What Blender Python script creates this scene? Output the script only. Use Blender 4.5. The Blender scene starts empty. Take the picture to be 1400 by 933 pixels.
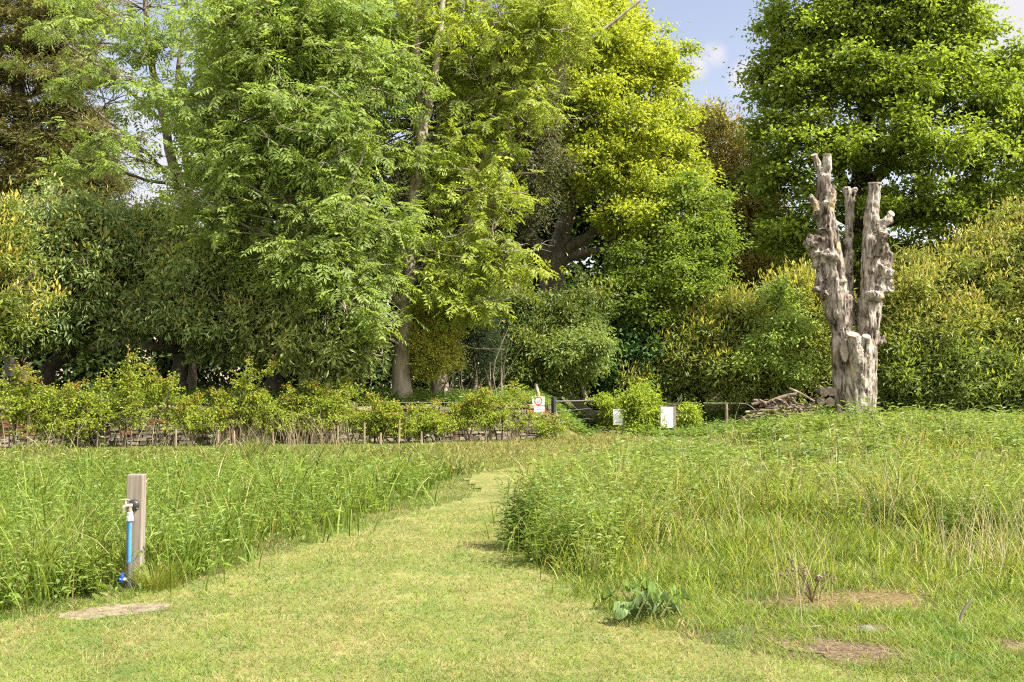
import bpy, math
import numpy as np

# ------------------------------------------------------------------ camera, sky, sun, exposure
SC = bpy.context.scene
COL = SC.collection
F = 1361.1                      # focal length in pixels of a 1400 px wide frame (35 mm lens)
EYE = 1.6
TILT = math.radians(2.71)
cam_data = bpy.data.cameras.new("camera")
cam_data.lens = 35
cam_data.sensor_width = 36
cam_data.clip_end = 3000
cam = bpy.data.objects.new("camera", cam_data)
COL.objects.link(cam)
cam.location = (0, 0, EYE)
cam.rotation_euler = (math.pi / 2 + TILT, 0, 0)
SC.camera = cam

SUN_EL, SUN_AZ = math.radians(50), math.radians(112)     # azimuth clockwise from +Y (the view direction)
world = bpy.data.worlds.new("World")
SC.world = world
world.use_nodes = True
wn, wl = world.node_tree.nodes, world.node_tree.links
wn.clear()
out = wn.new("ShaderNodeOutputWorld")
bg = wn.new("ShaderNodeBackground")
bg.inputs["Strength"].default_value = 0.13
sky = wn.new("ShaderNodeTexSky")
sky.sky_type = 'NISHITA'
sky.sun_disc = False
sky.sun_elevation = SUN_EL
sky.sun_rotation = SUN_AZ
sky.air_density = 1.0
sky.dust_density = 1.2
sky.ozone_density = 2.0
tc = wn.new("ShaderNodeTexCoord")


def vmath(op, a=None, b=None):
    n = wn.new("ShaderNodeVectorMath"); n.operation = op
    for i, v in enumerate((a, b)):
        if v is None: continue
        if isinstance(v, tuple): n.inputs[i].default_value = v
        else: wl.new(v, n.inputs[i])
    return n


def fmath(op, a, b=None, clamp=False):
    n = wn.new("ShaderNodeMath"); n.operation = op; n.use_clamp = clamp
    for i, v in enumerate((a, b)):
        if v is None: continue
        if isinstance(v, (int, float)): n.inputs[i].default_value = v
        else: wl.new(v, n.inputs[i])
    return n.outputs[0]


def direction(px, py):
    xc, yc = (px - 700) / F, (466.5 - py) / F
    d = np.array([xc, math.cos(TILT) - yc * math.sin(TILT), math.sin(TILT) + yc * math.cos(TILT)])
    return d / np.linalg.norm(d)


cn = wn.new("ShaderNodeTexNoise")
cmap = wn.new("ShaderNodeMapping")
cmap.inputs["Scale"].default_value = (1.0, 1.0, 2.2)
wl.new(tc.outputs["Generated"], cmap.inputs["Vector"])
wl.new(cmap.outputs[0], cn.inputs["Vector"])
cn.inputs["Scale"].default_value = 22.0
cn.inputs["Detail"].default_value = 9.0
cn.inputs["Roughness"].default_value = 0.6
cloud = None
# clouds by compass direction: (pixel they are seen at, angular radius, density)
for px, py, rad, dens in ((955, 90, 0.016, 1.0), (975, 76, 0.016, 1.0), (1022, 108, 0.022, 1.1), (1050, 104, 0.02, .9), (1400, 10, 0.09, 1.3), (285, 300, 0.13, 1.2),
                          (90, 190, 0.12, 0.8), (330, 60, 0.08, 0.35), (-300, 100, 0.3, 0.8), (1900, 150, 0.3, 0.8)):
    d = direction(px, py)
    dist = vmath('DISTANCE', tc.outputs["Generated"], tuple(d)).outputs["Value"]
    fall = fmath('SUBTRACT', 1.0, fmath('DIVIDE', dist, rad), True)
    n2 = fmath('MULTIPLY', fall, dens * 2.0)
    cloud = n2 if cloud is None else fmath('MAXIMUM', cloud, n2)
cfac = fmath('MULTIPLY', cloud, fmath('MULTIPLY', fmath('SUBTRACT', cn.outputs["Fac"], 0.36, True), 4.2), True)
bank = None  # bright cloud patches added behind and above the camera, unseen, as fill light
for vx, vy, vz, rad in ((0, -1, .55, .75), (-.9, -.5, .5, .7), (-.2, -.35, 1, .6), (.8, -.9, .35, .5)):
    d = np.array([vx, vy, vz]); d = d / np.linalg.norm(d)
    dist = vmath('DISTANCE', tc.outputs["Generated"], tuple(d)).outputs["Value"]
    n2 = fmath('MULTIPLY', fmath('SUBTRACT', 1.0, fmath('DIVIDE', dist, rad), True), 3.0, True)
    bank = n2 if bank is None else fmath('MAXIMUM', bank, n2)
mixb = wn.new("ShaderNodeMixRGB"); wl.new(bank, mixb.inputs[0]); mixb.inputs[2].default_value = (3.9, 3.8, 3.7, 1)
mixc = wn.new("ShaderNodeMixRGB")
wl.new(cfac, mixc.inputs[0])
tint = wn.new("ShaderNodeMixRGB"); tint.blend_type = 'MULTIPLY'; tint.inputs[0].default_value = 1.0
wl.new(sky.outputs[0], tint.inputs[1]); tint.inputs[2].default_value = (0.80, 0.60, 0.50, 1)
wl.new(tint.outputs[0], mixc.inputs[1])
mixc.inputs[2].default_value = (2.0, 1.95, 2.1, 1)
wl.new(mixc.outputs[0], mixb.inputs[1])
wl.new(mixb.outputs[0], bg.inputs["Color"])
wl.new(bg.outputs[0], out.inputs["Surface"])

sun_d = bpy.data.lights.new("sun", 'SUN')
sun_d.energy = 3.9
sun_d.angle = math.radians(0.55)
sun_d.color = (1.0, 0.95, 0.86)
sun = bpy.data.objects.new("sun", sun_d)
COL.objects.link(sun)
sun.rotation_euler = (math.pi / 2 - SUN_EL, 0, -(SUN_AZ - math.pi))
sun.location = (20, -10, 40)

SC.view_settings.view_transform = 'Standard'
SC.view_settings.look = 'None'
SC.view_settings.gamma = 1
SC.view_settings.use_curve_mapping = False
SC.view_settings.exposure = 1.78
SC.render.engine = 'CYCLES'
SC.cycles.use_denoising = False
SC.cycles.filter_width = 1.15
SC.cycles.max_bounces = 7
SC.cycles.diffuse_bounces = 4
SC.cycles.transmission_bounces = 4
SC.cycles.glossy_bounces = 2
SC.cycles.caustics_reflective = False
SC.cycles.caustics_refractive = False

rng = np.random.default_rng(11)
R2 = rng.random

# ------------------------------------------------------------------ helpers


def at(px, py, Y):
    """the world point that lies on the ray through a pixel of the 1400x933 photograph at depth Y"""
    xc, yc = (px - 700) / F, (466.5 - py) / F
    dy = math.cos(TILT) - yc * math.sin(TILT)
    dz = math.sin(TILT) + yc * math.cos(TILT)
    return np.array([xc / dy * Y, Y, EYE + dz / dy * Y])


def on_ground(px, py, z=0.0):
    xc, yc = (px - 700) / F, (466.5 - py) / F
    dy = math.cos(TILT) - yc * math.sin(TILT)
    dz = math.sin(TILT) + yc * math.cos(TILT)
    Y = (z - EYE) / dz * dy
    return np.array([xc / dy * Y, Y])


def m_at(Y):
    return Y / F


def unit(v):
    v = np.asarray(v, float)
    return v / np.maximum(np.linalg.norm(v, axis=-1, keepdims=True), 1e-9)


def hash2(ix, iy, seed):
    n = (ix.astype(np.int64) * 374761393 + iy.astype(np.int64) * 668265263 + seed * 1442695041) & 0xFFFFFFFF
    n = ((n ^ (n >> 13)) * 1274126177) & 0xFFFFFFFF
    return ((n ^ (n >> 16)) & 0xFFFF) / 65535.0


def vnoise(x, y, scale, seed=0, octaves=3):
    x = np.asarray(x, float) / scale; y = np.asarray(y, float) / scale
    tot = 0; amp = 1; s = 0
    for o in range(octaves):
        ix, iy = np.floor(x), np.floor(y)
        fx, fy = x - ix, y - iy
        fx = fx * fx * (3 - 2 * fx); fy = fy * fy * (3 - 2 * fy)
        a, b = hash2(ix, iy, seed + o), hash2(ix + 1, iy, seed + o)
        c, d = hash2(ix, iy + 1, seed + o), hash2(ix + 1, iy + 1, seed + o)
        tot = tot + amp * ((a * (1 - fx) + b * fx) * (1 - fy) + (c * (1 - fx) + d * fx) * fy)
        s += amp; amp *= .5; x = x * 2.03; y = y * 2.03
    return tot / s


def inside(poly, x, y):
    poly = np.asarray(poly); n = len(poly)
    res = np.zeros(x.shape, bool)
    j = n - 1
    for i in range(n):
        xi, yi = poly[i]; xj, yj = poly[j]
        c = ((yi > y) != (yj > y)) & (x < (xj - xi) * (y - yi) / (yj - yi + 1e-12) + xi)
        res ^= c
        j = i
    return res


def smooth(e0, e1, x):
    t = np.clip((np.asarray(x, float) - e0) / (e1 - e0), 0, 1)
    return t * t * (3 - 2 * t)


class MB:
    """collects quads (and triangles given as quads with n=3) with an optional colour per face"""
    def __init__(self):
        self.v = []; self.f = []; self.c = []; self.m = []; self.n = 0; self.t = []; self.tc = []; self.tm = []

    def add(self, verts, quads=None, col=None, mat=0, tris=None):
        verts = np.asarray(verts, np.float32).reshape(-1, 3)
        if quads is not None and len(quads):
            q = np.asarray(quads, np.int32).reshape(-1, 4) + self.n
            self.f.append(q); self.m.append(np.full(len(q), mat, np.int32))
            self.c.append(self._col(col, len(q)))
        if tris is not None and len(tris):
            q = np.asarray(tris, np.int32).reshape(-1, 3) + self.n
            self.t.append(q); self.tm.append(np.full(len(q), mat, np.int32))
            self.tc.append(self._col(col, len(q)))
        self.v.append(verts); self.n += len(verts)
        return self

    @staticmethod
    def _col(col, n):
        c = np.ones((n, 4), np.float32)
        if col is not None:
            c[:, :3] = np.asarray(col, np.float32)
        return c

    def build(self, name, mats, parent=None, smooth_shade=False, color=False):
        me = bpy.data.meshes.new(name)
        v = np.concatenate(self.v).astype(np.float32)
        if parent is not None:
            p = parent
            while p is not None:
                v = v - np.array(p.location, np.float32); p = p.parent
        q = np.concatenate(self.f) if self.f else np.zeros((0, 4), np.int32)
        t = np.concatenate(self.t) if self.t else np.zeros((0, 3), np.int32)
        loops = np.concatenate([q.ravel(), t.ravel()])
        starts = np.concatenate([np.arange(len(q)) * 4, len(q) * 4 + np.arange(len(t)) * 3]).astype(np.int32)
        npoly = len(q) + len(t)
        me.vertices.add(len(v)); me.vertices.foreach_set("co", v.ravel())
        me.loops.add(len(loops)); me.loops.foreach_set("vertex_index", loops.astype(np.int32))
        me.polygons.add(npoly); me.polygons.foreach_set("loop_start", starts)
        mats = mats if isinstance(mats, (list, tuple)) else [mats]
        for m in mats: me.materials.append(m)
        if len(mats) > 1:
            me.polygons.foreach_set("material_index", np.concatenate(self.m + self.tm))
        me.polygons.foreach_set("use_smooth", np.full(npoly, smooth_shade))
        if color:
            a = me.attributes.new("leafcol", 'FLOAT_COLOR', 'FACE')
            a.data.foreach_set("color", np.concatenate(self.c + self.tc).ravel())
        me.update(calc_edges=True)
        o = bpy.data.objects.new(name, me)
        COL.objects.link(o)
        if parent is not None: o.parent = parent
        return o


def thing(name, label, cat, loc, group=None):
    o = bpy.data.objects.new(name, None)
    o.empty_display_size = .3
    COL.objects.link(o)
    o.location = tuple(float(a) for a in loc)
    o["label"] = label; o["category"] = cat
    if group: o["group"] = group
    return o


def tag(o, label, cat, group=None):
    o["label"] = label; o["category"] = cat
    if group: o["group"] = group
    return o


def stuff(o, label, cat):
    o["kind"] = "stuff"; o["label"] = label; o["category"] = cat
    return o


def frames(P):
    T = np.empty_like(P)
    T[:, 1:-1] = P[:, 2:] - P[:, :-2]; T[:, 0] = P[:, 1] - P[:, 0]; T[:, -1] = P[:, -1] - P[:, -2]
    T = unit(T)
    ref = np.where(np.abs(T[:, :, 2:3]) > .92, np.array([1., 0, 0]), np.array([0, 0, 1.]))
    ref = np.broadcast_to(ref[:, :1], T.shape)           # one reference per tube: no twist jumps
    A = unit(np.cross(T, ref)); B = np.cross(T, A)
    return T, A, B


def tubes(mb, P, R, sides=6, col=None, cap=False, mat=0):
    """P (n,k,3) centre lines, R (n,k) radii"""
    P = np.asarray(P, float); R = np.asarray(R, float)
    if P.ndim == 2: P = P[None]; R = R[None]
    n, k, _ = P.shape
    T, A, B = frames(P)
    ang = np.arange(sides) * 2 * math.pi / sides
    V = P[:, :, None] + R[:, :, None, None] * (A[:, :, None] * np.cos(ang)[None, None, :, None] + B[:, :, None] * np.sin(ang)[None, None, :, None])
    idx = np.arange(n * k * sides).reshape(n, k, sides)
    a = idx[:, :-1]; b = np.roll(idx, -1, 2)[:, :-1]; c = np.roll(idx, -1, 2)[:, 1:]; d = idx[:, 1:]
    Q = np.stack([a, b, c, d], -1).reshape(-1, 4)
    if col is not None:
        col = np.asarray(col, float)
        if col.ndim == 2: col = np.repeat(col, (k - 1) * sides, 0)
    mb.add(V.reshape(-1, 3), Q, col, mat)
    if cap:
        for e in (0, k - 1):
            cen = P[:, e]
            VV = np.concatenate([V[:, e], cen[:, None]], 1)
            ii = np.arange(n)[:, None] * (sides + 1) + np.arange(sides)[None]
            jj = np.arange(n)[:, None] * (sides + 1) + (np.arange(sides)[None] + 1) % sides
            cc = np.broadcast_to(np.arange(n)[:, None] * (sides + 1) + sides, ii.shape)
            t = np.stack([ii, jj, cc] if e else [jj, ii, cc], -1).reshape(-1, 3)
            mb.add(VV.reshape(-1, 3), None, None if col is None or np.ndim(col) > 1 else col, mat, tris=t)
    return mb


def spline(pts, n):
    """Catmull-Rom through rows of pts (any width)"""
    p = np.asarray(pts, float)
    p = np.vstack([2 * p[0] - p[1], p, 2 * p[-1] - p[-2]])
    m = len(p) - 3
    u = np.linspace(0, m - 1e-6, n)
    i = u.astype(int); t = (u - i)[:, None]
    a, b, c, d = p[i], p[i + 1], p[i + 2], p[i + 3]
    return .5 * ((2 * b) + (c - a) * t + (2 * a - 5 * b + 4 * c - d) * t ** 2 + (-a + 3 * b - 3 * c + d) * t ** 3)


def pxline(pts, Y):
    """[(px, py, radius[, depth])...] -> rows x, y, z, r"""
    rows = []
    for p in pts:
        y = p[3] if len(p) > 3 else Y
        rows.append(list(at(p[0], p[1], y)) + [p[2]])
    return np.array(rows)


def limb(mb, pts, Y, n=18, sides=9, wob=.04, seed=0):
    L = spline(pxline(pts, Y), n)
    g = np.random.default_rng(seed + int(abs(L[0, 0] * 100)))
    w = g.normal(0, 1, (n, 3)) * wob * np.minimum(1, L[:, 3:4] * 6)
    w[0] = 0
    tubes(mb, L[:, :3] + w, np.maximum(L[:, 3] * (1 + g.normal(0, .05, n)), .008), sides)
    return L


def leaves(mb, pos, axis, nrm, L, W, col, fold=.18):
    """one four-cornered leaf per row, folded along its midrib"""
    n = len(pos)
    axis = unit(axis); nrm = unit(nrm - axis * (nrm * axis).sum(1, keepdims=True))
    side = np.cross(axis, nrm)
    L = np.broadcast_to(np.asarray(L, float), (n,))[:, None]; W = np.broadcast_to(np.asarray(W, float), (n,))[:, None]
    b = pos; t = pos + axis * L - nrm * L * .12
    mid = pos + axis * L * .46 + nrm * W * fold
    V = np.stack([b, mid + side * W * .5, t, mid - side * W * .5], 1)
    Q = np.arange(4 * n).reshape(n, 4)
    mb.add(V.reshape(-1, 3), Q, col)


LEAFGAIN = 1.6


def mixcol(a, b, t):
    return np.asarray(a)[None] * (1 - t[:, None]) + np.asarray(b)[None] * t[:, None]


# ------------------------------------------------------------------ materials
def new_mat(name):
    m = bpy.data.materials.new(name); m.use_nodes = True
    nt = m.node_tree; nt.nodes.clear()
    o = nt.nodes.new("ShaderNodeOutputMaterial")
    return m, nt, o


def foliage_mat(name, trans=.35, rough=.5, spec=.35):
    m, nt, o = new_mat(name)
    N, Lk = nt.nodes, nt.links
    a = N.new("ShaderNodeAttribute"); a.attribute_name = "leafcol"
    p = N.new("ShaderNodeBsdfPrincipled")
    p.inputs["Roughness"].default_value = rough
    p.inputs["Specular IOR Level"].default_value = spec
    Lk.new(a.outputs["Color"], p.inputs["Base Color"])
    t = N.new("ShaderNodeBsdfTranslucent")
    mul = N.new("ShaderNodeMixRGB"); mul.blend_type = 'MULTIPLY'; mul.inputs[0].default_value = 1
    Lk.new(a.outputs["Color"], mul.inputs[1]); mul.inputs[2].default_value = (1.5, 1.45, .75, 1)
    Lk.new(mul.outputs[0], t.inputs["Color"])
    mx = N.new("ShaderNodeMixShader"); mx.inputs[0].default_value = trans
    Lk.new(p.outputs[0], mx.inputs[1]); Lk.new(t.outputs[0], mx.inputs[2])
    Lk.new(mx.outputs[0], o.inputs["Surface"])
    return m


def noise_mat(name, stops, scale=(1, 1, 1), nscale=4, detail=8, rough=.85, bump=.4, bdist=.02, attr=False, spec=.25, second=None):
    m, nt, o = new_mat(name)
    N, Lk = nt.nodes, nt.links
    tcn = N.new("ShaderNodeTexCoord"); mp = N.new("ShaderNodeMapping"); mp.inputs["Scale"].default_value = scale
    Lk.new(tcn.outputs["Object"], mp.inputs[0])
    nz = N.new("ShaderNodeTexNoise"); nz.inputs["Scale"].default_value = nscale; nz.inputs["Detail"].default_value = detail
    nz.inputs["Roughness"].default_value = .62
    Lk.new(mp.outputs[0], nz.inputs["Vector"])
    rp = N.new("ShaderNodeValToRGB")
    while len(rp.color_ramp.elements) < len(stops): rp.color_ramp.elements.new(.5)
    for e, (pos, c) in zip(rp.color_ramp.elements, stops):
        e.position = pos; e.color = (*c, 1)
    Lk.new(nz.outputs["Fac"], rp.inputs[0])
    p = N.new("ShaderNodeBsdfPrincipled"); p.inputs["Roughness"].default_value = rough
    p.inputs["Specular IOR Level"].default_value = spec
    colsock = rp.outputs[0]
    if second:
        n2 = N.new("ShaderNodeTexNoise"); n2.inputs["Scale"].default_value = second[0]; n2.inputs["Detail"].default_value = 6
        Lk.new(tcn.outputs["Object"], n2.inputs["Vector"])
        r2 = N.new("ShaderNodeValToRGB"); r2.color_ramp.elements[0].position = second[1]; r2.color_ramp.elements[1].position = second[2]
        Lk.new(n2.outputs["Fac"], r2.inputs[0])
        m2 = N.new("ShaderNodeMixRGB"); Lk.new(r2.outputs[0], m2.inputs[0]); Lk.new(colsock, m2.inputs[1]); m2.inputs[2].default_value = (*second[3], 1)
        colsock = m2.outputs[0]
    if attr:
        a = N.new("ShaderNodeAttribute"); a.attribute_name = "leafcol"
        mu = N.new("ShaderNodeMixRGB"); mu.blend_type = 'MULTIPLY'; mu.inputs[0].default_value = 1
        Lk.new(a.outputs["Color"], mu.inputs[1]); Lk.new(colsock, mu.inputs[2]); colsock = mu.outputs[0]
    Lk.new(colsock, p.inputs["Base Color"])
    if bump:
        b = N.new("ShaderNodeBump"); b.inputs["Strength"].default_value = bump; b.inputs["Distance"].default_value = bdist
        Lk.new(nz.outputs["Fac"], b.inputs["Height"]); Lk.new(b.outputs[0], p.inputs["Normal"])
    Lk.new(p.outputs[0], o.inputs["Surface"])
    return m


M_LEAF = foliage_mat("leaf", .48, .5, .3)
M_GLOSS = foliage_mat("glossy_leaf", .36, .47, .35)
M_GRASS = foliage_mat("grass_blade", .42, .5, .3)
M_BARK = noise_mat("bark", [(.3, (.07, .055, .04)), (.5, (.17, .14, .105)), (.72, (.30, .265, .2))], (1, 1, .22), 7, bump=.8, bdist=.03)
M_PALE = noise_mat("pale_bark", [(.3, (.12, .095, .07)), (.48, (.25, .215, .165)), (.75, (.42, .375, .30))], (1, 1, .3), 5, bump=.6, bdist=.02)
M_DARKBARK = noise_mat("dark_bark", [(.3, (.035, .028, .02)), (.7, (.12, .1, .075))], (1, 1, .25), 7, bump=.8, bdist=.03)
M_TWIG = noise_mat("dry_twig", [(.3, (.2, .16, .11)), (.7, (.42, .36, .27))], (1, 1, 1), 6, bump=.3)
M_SOIL = noise_mat("soil", [(.3, (.05, .042, .02)), (.5, (.10, .095, .035)), (.7, (.16, .14, .06))], (1, 1, 1), 1.2, bump=.6, bdist=.04,
                   second=(.35, .45, .6, (.07, .085, .02)))

# ------------------------------------------------------------------ the ground
WALL_X0, WALL_X1 = -24.0, 1.25


def wall_y(x):
    return 27.4 + (np.clip(x, -30, 8) + 14) * 4 / 15


def terrain(x, Y):
    x = np.asarray(x, float); Y = np.asarray(Y, float)
    v = Y - wall_y(x)
    bank = smooth(.08, .3, v) * (1 - smooth(.5, 2.5, x - np.maximum(v - 1, 0) * .1))
    z = bank * (1.0 + .03 * np.clip(v, 0, 12))
    z = z + .35 * smooth(34, 48, Y) * smooth(0, 8, x) + .6 * smooth(60, 160, Y)
    z = z + .42 * smooth(5.5, 10, x) * smooth(18, 31, Y)
    return z + (vnoise(x, Y, 1.3, 5, 2) - .5) * .05 * smooth(10, 16, Y)


xs = np.unique(np.concatenate([np.linspace(-260, -30, 24), np.arange(-30, 30.01, .3), np.linspace(30, 260, 24)]))
base = np.unique(np.concatenate([[-60, -30, -10, -4], np.arange(0, 26, .3), [26.3, 26.6, 26.9, 27.2, 27.4, 27.5, 27.55, 27.6, 27.65, 27.7, 27.75, 27.85, 28.1],
                                 np.arange(28.5, 50, .4), np.arange(50, 80, 3), np.linspace(80, 700, 22)]))
Xg, Bg = np.meshgrid(xs, base)
Yg = Bg + (wall_y(Xg) - 27.4) * smooth(8, 24, Bg) * (1 - smooth(40, 60, Bg))
Zg = terrain(Xg, Yg)
ny, nx = Xg.shape
gi = np.arange(nx * ny).reshape(ny, nx)
mb = MB()
mb.add(np.stack([Xg, Yg, Zg], -1).reshape(-1, 3), np.stack([gi[:-1, :-1], gi[:-1, 1:], gi[1:, 1:], gi[1:, :-1]], -1).reshape(-1, 4))
g = mb.build("ground", M_SOIL, smooth_shade=True)
g["kind"] = "structure"

# regions of the field, measured on the photograph and laid out on the ground
GP = lambda pts: [tuple(on_ground(*p)) for p in pts]
LEFT_TALL = GP([(-500, 875), (0, 846), (70, 832), (140, 826), (185, 812), (215, 800), (290, 792), (330, 775), (385, 748), (430, 742), (495, 714), (545, 698), (592, 671), (620, 656),
                (600, 650), (540, 647), (300, 650), (0, 652), (-500, 655)])
RIGHT_TALL = GP([(714, 735), (735, 762), (765, 768), (800, 796), (835, 800), (862, 762), (900, 748), (955, 722), (1040, 712), (1100, 716), (1160, 732), (1240, 722), (1290, 745), (1400, 752), (1900, 755),
                 (1700, 590), (1400, 588), (1240, 590), (1020, 597), (900, 605), (850, 622), (790, 640), (745, 655), (722, 690)])
RIGHT_MID = GP([(745, 775), (800, 815), (850, 860), (960, 868), (1040, 850), (1090, 880), (1180, 925), (1400, 935), (2000, 960), (1900, 700), (1100, 690), (850, 720)])
FAR_STALKY = GP([(-300, 656), (300, 653), (560, 650), (640, 652), (650, 640), (600, 614), (300, 618), (-300, 622)])
FAR_DRY = GP([(560, 634), (640, 645), (700, 652), (780, 643), (850, 625), (905, 606), (860, 597), (780, 597), (700, 606), (560, 612)])

# mown path: a sheet a few millimetres above the field
M_PATH = noise_mat("mown_turf", [(.3, (.10, .12, .03)), (.5, (.17, .17, .055)), (.72, (.29, .24, .11))], (1, 1, 1), 1.6, bump=.5, bdist=.02,
                   second=(9, .45, .7, (.13, .15, .035)))
pp = GP([(-700, 1500), (-300, 900), (60, 842), (240, 802), (345, 768), (500, 720), (650, 676), (640, 655), (700, 640), (760, 640), (735, 660), (708, 735), (760, 790), (900, 860), (1100, 905),
         (1500, 940), (2100, 1500)])
pp = spline(np.array(pp + [pp[0]]), 160)
gx, gy = np.meshgrid(np.arange(-24, 24, .12), np.arange(1.0, 30, .12))
cellin = inside(pp, gx[:-1, :-1] + .06, gy[:-1, :-1] + .06)
gid = np.arange(gx.size).reshape(gx.shape)
Q = np.stack([gid[:-1, :-1], gid[:-1, 1:], gid[1:, 1:], gid[1:, :-1]], -1)[cellin]
used, inv = np.unique(Q, return_inverse=True)
V = np.stack([gx, gy, terrain(gx, gy) + .006 + .012 * smooth(10, 16, gy)], -1).reshape(-1, 3)[used]
Q = inv.reshape(-1, 4)
mb = MB()
o = mb.add(V, Q).build("path", M_PATH, smooth_shade=True); o["kind"] = "structure"


def ground_patch(name, centre, rx, ry, mat, dz, seed, n=40, rot=0.):
    g = np.random.default_rng(seed)
    a = np.linspace(0, 2 * math.pi, n, endpoint=False)
    rr = 1 + .28 * np.sin(a * 2 + g.random() * 6) * g.random() + .2 * np.sin(a * 3 + g.random() * 6) + g.normal(0, .07, n)
    V = [[centre[0], centre[1]]]
    NR = 7
    for s in np.linspace(1 / NR, 1, NR):
        x, y = rx * rr * np.cos(a) * s, ry * rr * np.sin(a) * s
        V += list(np.c_[centre[0] + x * math.cos(rot) - y * math.sin(rot), centre[1] + x * math.sin(rot) + y * math.cos(rot)])
    V = np.array(V)
    V = np.c_[V, terrain(V[:, 0], V[:, 1]) + dz]
    mb = MB()
    mb.add(V, [[1 + q * n + i, 1 + q * n + n + i, 1 + q * n + n + (i + 1) % n, 1 + q * n + (i + 1) % n] for q in range(NR - 1) for i in range(n)], tris=[[0, 1 + i, 1 + (i + 1) % n] for i in range(n)])
    o = mb.build(name, mat, smooth_shade=True)
    o["kind"] = "structure"
    return o


M_CONC = noise_mat("worn_concrete", [(.3, (.10, .08, .05)), (.5, (.22, .18, .125)), (.75, (.31, .265, .20))], (1, 1, 1), 9, bump=.3, bdist=.006)
M_EARTH = noise_mat("bare_earth", [(.32, (.05, .035, .02)), (.45, (.14, .10, .06)), (.6, (.22, .165, .10)), (.75, (.34, .27, .18))], (1, 1, 1), 26, detail=12, bump=1, bdist=.04)
M_MOSS = noise_mat("orange_moss", [(.3, (.08, .08, .03)), (.5, (.19, .14, .05)), (.75, (.29, .23, .11))], (1, 1, 1), 22, detail=12, bump=1, bdist=.04)

# concrete strip at the foot of the tap post
sl0 = GP([(76, 846), (112, 836), (160, 829), (227, 827), (229, 833), (196, 840), (150, 845), (110, 850)])
sl = spline(np.array(sl0 + [sl0[0]]), 70)[:-1]
sl = [tuple(q) for q in sl + np.random.default_rng(3).normal(0, .018, sl.shape)]
mb = MB()
top = np.c_[np.array(sl), np.full(len(sl), .011)]; bot = top.copy(); bot[:, 2] = -.05
n = len(sl); cen = np.array([[*top[:, :2].mean(0), .012]])
mb.add(np.vstack([top, bot, cen]), [[i + n, (i + 1) % n + n, (i + 1) % n, i] for i in range(n)], tris=[[2 * n, i, (i + 1) % n] for i in range(n)])
slab = mb.build("pavement_strip", M_CONC); slab["kind"] = "structure"

BARE = []
for nm, px, py, rx, ry, mt, sd in (("bare_soil_ground", 1163, 893, .36, .34, M_EARTH, 1), ("bare_soil_ground", 1098, 828, .40, .26, M_EARTH, 2), ("mossy_ground", 1200, 822, .58, .40, M_MOSS, 3),
                                   ("bare_soil_ground", 1185, 862, .2, .12, M_EARTH, 4), ("bare_soil_ground", 1392, 888, .16, .2, M_EARTH, 5), ("bare_soil_ground", 845, 815, .15, .12, M_EARTH, 6)):
    c = on_ground(px, py)
    ground_patch(nm, c, rx * .95, ry * .95, mt, .0065 + .0007 * sd, sd)
    BARE.append((c[0], c[1], rx, ry))
for i, (px, py, rx, ry) in enumerate(((825, 578, 1.1, 1.7), (800, 590, .8, 1.0))):
    Yp = 35.6 - 1.2 * i
    c = at(px, py, Yp)
    ground_patch("sandy_bank_path", (c[0], c[1]), rx, ry, M_EARTH, .03, 20 + i)


# ------------------------------------------------------------------ grass
def place(n, y0, y1, spread=.545, extra=1.6, g=rng):
    Y = y0 * (y1 / y0) ** g.random(n)
    x = (g.random(n) * 2 - 1) * (spread * Y + extra)
    return x, Y


def blades(mb, x, Y, h, w, lean, bend, col, seg=3, g=rng, az=None):
    """curved tapering blades; lean = sideways reach as a share of the height"""
    n = len(x)
    z = terrain(x, Y)
    az = g.random(n) * 2 * math.pi if az is None else az
    face = az + g.normal(0, .9, n) + math.pi / 2
    d = np.stack([np.cos(az), np.sin(az), np.zeros(n)], -1)
    s = np.stack([np.cos(face), np.sin(face), np.zeros(n)], -1)
    P0 = np.stack([x, Y, z - .01], -1)
    rows = []
    for i in range(seg + 1):
        t = i / seg
        c = P0 + d * (h * lean * (t * .35 + .65 * t ** 2))[:, None]
        c[:, 2] += h * (t - bend * t ** 3)
        ww = w * (1 - t ** 1.6) * (.75 + .6 * t if t < .5 else 1.05) + .0006
        rows.append(c - s * ww[:, None] * .5); rows.append(c + s * ww[:, None] * .5)
    V = np.stack(rows, 1)
    k = 2 * (seg + 1)
    b = np.arange(n)[:, None] * k
    Q = np.concatenate([np.stack([b + 2 * i, b + 2 * i + 1, b + 2 * i + 3, b + 2 * i + 2], -1) for i in range(seg)], 1).reshape(-1, 4)
    mb.add(V.reshape(-1, 3), Q, np.repeat(col, seg, 0))


G1, G2, G3 = (.15, .225, .034), (.24, .30, .055), (.10, .155, .026)
STRAW, STRAW2 = (.40, .34, .15), (.32, .26, .12)


def not_bare(x, Y):
    ok = np.ones(x.shape, bool)
    for cx_, cy_, rx, ry in BARE:
        ok &= ((x - cx_) / rx) ** 2 + ((Y - cy_) / ry) ** 2 > (2.3 * vnoise(x, Y, .13, 3)) * (.2 + .9 * hash2(np.floor(x * 977), np.floor(Y * 983), 4))
    ok &= ~inside(sl, x + (vnoise(x, Y, .07, 6) - .5) * .16, Y + (vnoise(x, Y, .07, 7) - .5) * .16) | (hash2(np.floor(x * 971), np.floor(Y * 983), 5) < .2)
    return ok


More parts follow.
